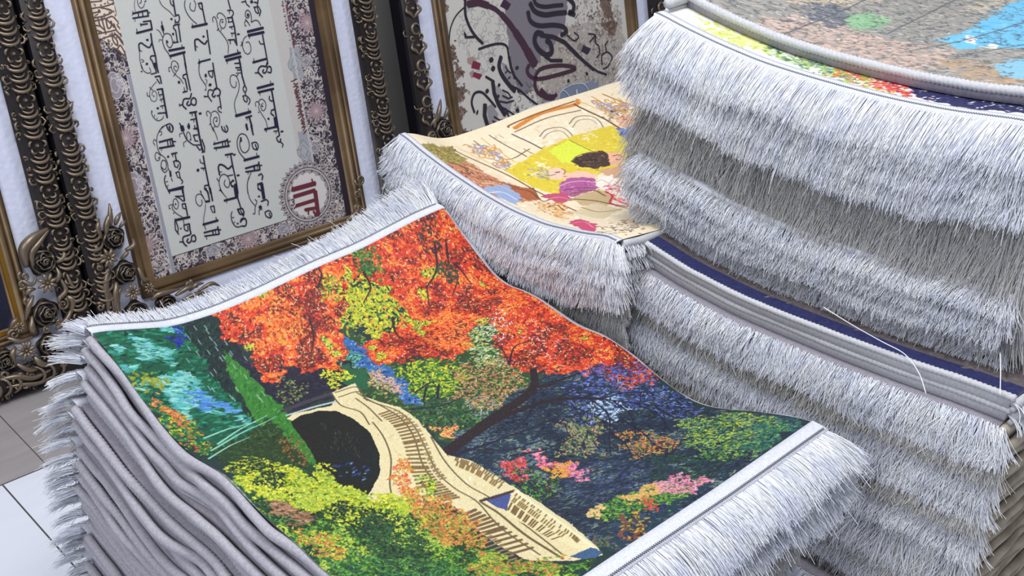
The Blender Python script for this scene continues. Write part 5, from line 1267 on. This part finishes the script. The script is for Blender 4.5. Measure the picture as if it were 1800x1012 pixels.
# --- front left stack: park picture on top, long grey edges towards the left, fringes at both ends
for k in range(STA.N):
    if k == 0:
        fr_ = [dict(L=.068, d0=0, d1=38, n=3400, r=.0006, wild=.5, sp=.14)]; bk = [dict(L=.038, d0=-14, d1=0, n=2600, sp=.2, wild=.6, r=.0006, fan=(.5, .2), grow=1.1)]
    elif k < 3:
        fr_ = [dict(L=.076, d0=4, d1=44, n=2200, r=.0007, wild=.6, sp=.2)]; bk = [dict(L=.056, d0=-4, d1=22, n=1800, sp=.35, fan=(.7, .2))]
    else:
        fr_ = [dict(L=.046, d0=35, d1=80, n=1700 if k < 16 else 400, m=M_FRW if k % 3 else M_FR)]; bk = [dict(L=.050, d0=4, d1=52, n=2000, r=.0006, sp=.4, wild=1.0, fan=(1.0, .2))]
    lab = 'printed rug of a stone bridge under red autumn trees, topmost in the front left stack' if k == 0 else 'grey-edged white-fringed rug, %s from the top in the front left stack' % ORD[k]
    make_rug(STA, k, lab, 'rugs in the front left stack', fr_, bk, canvas=CVA if k == 0 else None, stitches=k in (4, 5, 9, 13), hemf=2 if k == 0 else 1, hemb=2 if k == 0 else 1)

# --- middle stack behind it, yellow interior scene on top
for k in range(STB.N):
    if k == 0: fr_ = [dict(L=.045, d0=30, d1=70, n=2400, sp=.2, wild=.5, fan=(.6, .7), ext=(0, .012))]
    elif k < 4: fr_ = [dict(L=.052, d0=38, d1=74, n=2200, r=.0007, sp=.25, wild=.6, fan=(.6, .6), ext=(0, .016))]
    else: fr_ = [dict(L=.036, d0=62, d1=88, n=1700 if k < 12 else 160, m=M_FR_SHADED, ext=(0, .016), fan=(.3, .5))]
    lab = 'printed rug with figures in a yellow and cream interior, topmost in the middle stack' if k == 0 else 'white-fringed rug under the yellow interior rug, %s from the top in the middle stack' % ORD[k]
    make_rug(STB, k, lab, 'rugs in the middle stack', fr_, canvas=CVB if k == 0 else None, hemf=2 if k == 0 else 1, hemw=.017, bmat=M_BINDL, body_mat=M_BINDL, end_tufts=.034 if k < 5 else None, tuft_sides=(1,))

# --- right stack: two rugs with bound edges on top, shaggy fringes below
for k in range(STC.N):
    fr_ = [dict(ext=(.016, 0), L=.042 if k < 18 else .06, d0=25 + 10 * ((k * 7) % 3), d1=78, n=2000 if k < 24 else 400, m=M_FR if k % 4 else M_FRW, sp=.4, wild=1.1)]
    if k in (11, 12): fr_[0].update(L=.085, d0=60, d1=88)
    if k == 0: lab = 'navy-bordered rug with pale bound edge, topmost in the right stack'
    elif k < 2: lab = 'pale rug with bound edge, %s from the top in the right stack' % ORD[k]
    else: lab = 'shaggy white-fringed rug, %s from the top in the right stack' % ORD[k]
    if k < 2:
        make_rug(STC, k, lab, 'rugs in the right stack', None, canvas=CVC if k == 0 else None, bound_front=.0050, end_tufts=.035, bmat=M_BINDL, body_mat=M_BINDL)
    else:
        make_rug(STC, k, lab, 'rugs in the right stack', fr_, bmat=M_BINDB, hemf=0)

# --- tallest stack standing on the right stack
for k in range(STD.N):
    if k == 0:
        make_rug(STD, 0, 'greyish printed rug with blue sky patches and bound edge, topmost in the tallest stack', 'rugs in the tallest stack', None, canvas=CVD, cb0=.050, bound_front=.0070, body_b0=.050, end_tufts=.03, bmat=M_BINDL); continue
    if k == 1: fr_ = [dict(L=.070, d0=30, d1=64, n=4200, sp=.10, wild=.4, r=.0006)]
    elif k < 5: fr_ = [dict(L=.068, d0=34, d1=70, n=3200, sp=.14, wild=.5, r=.0006)]
    elif k < 11: fr_ = [dict(L=.118, d0=72, d1=90, n=2200, m=M_FR_SHADED, sp=.12, wild=.8)]
    else: fr_ = [dict(L=.034, d0=12, d1=58, n=2000, sp=.3, wild=1.0)]
    lab = 'white-fringed rug with green and red print border, second from the top in the tallest stack' if k == 1 else 'white-fringed rug, %s from the top in the tallest stack' % ORD[k]
    make_rug(STD, k, lab, 'rugs in the tallest stack', fr_, canvas=CVD1 if k == 1 else None, hemf=2 if k == 1 else 1, n_dens=1.0, bmat=M_BINDL)


# --- loose threads
def thread(label, pts, r=.0007):
    mb = MB(); P = catmull(pts, 8); c = P[0].copy(); tube(mb, P - c, r, 5)
    o = mb.build('loose_thread', M_FR); o.location = c; return tag(o, label, 'thread', 'stray white threads')


def T3(L_): return [tuple(on_z(x, y, z)) for x, y, z in L_]


thread('long stray white thread curving over the navy rug edge in the right stack', T3([(1448, 540, .700), (1500, 572, .692), (1550, 600, .680), (1590, 622, .676), (1615, 655, .672), (1628, 692, .655)]))
thread('short stray white thread standing at the right end of the navy rug edge', T3([(1758, 620, .72), (1759, 650, .71), (1758, 694, .69)]))
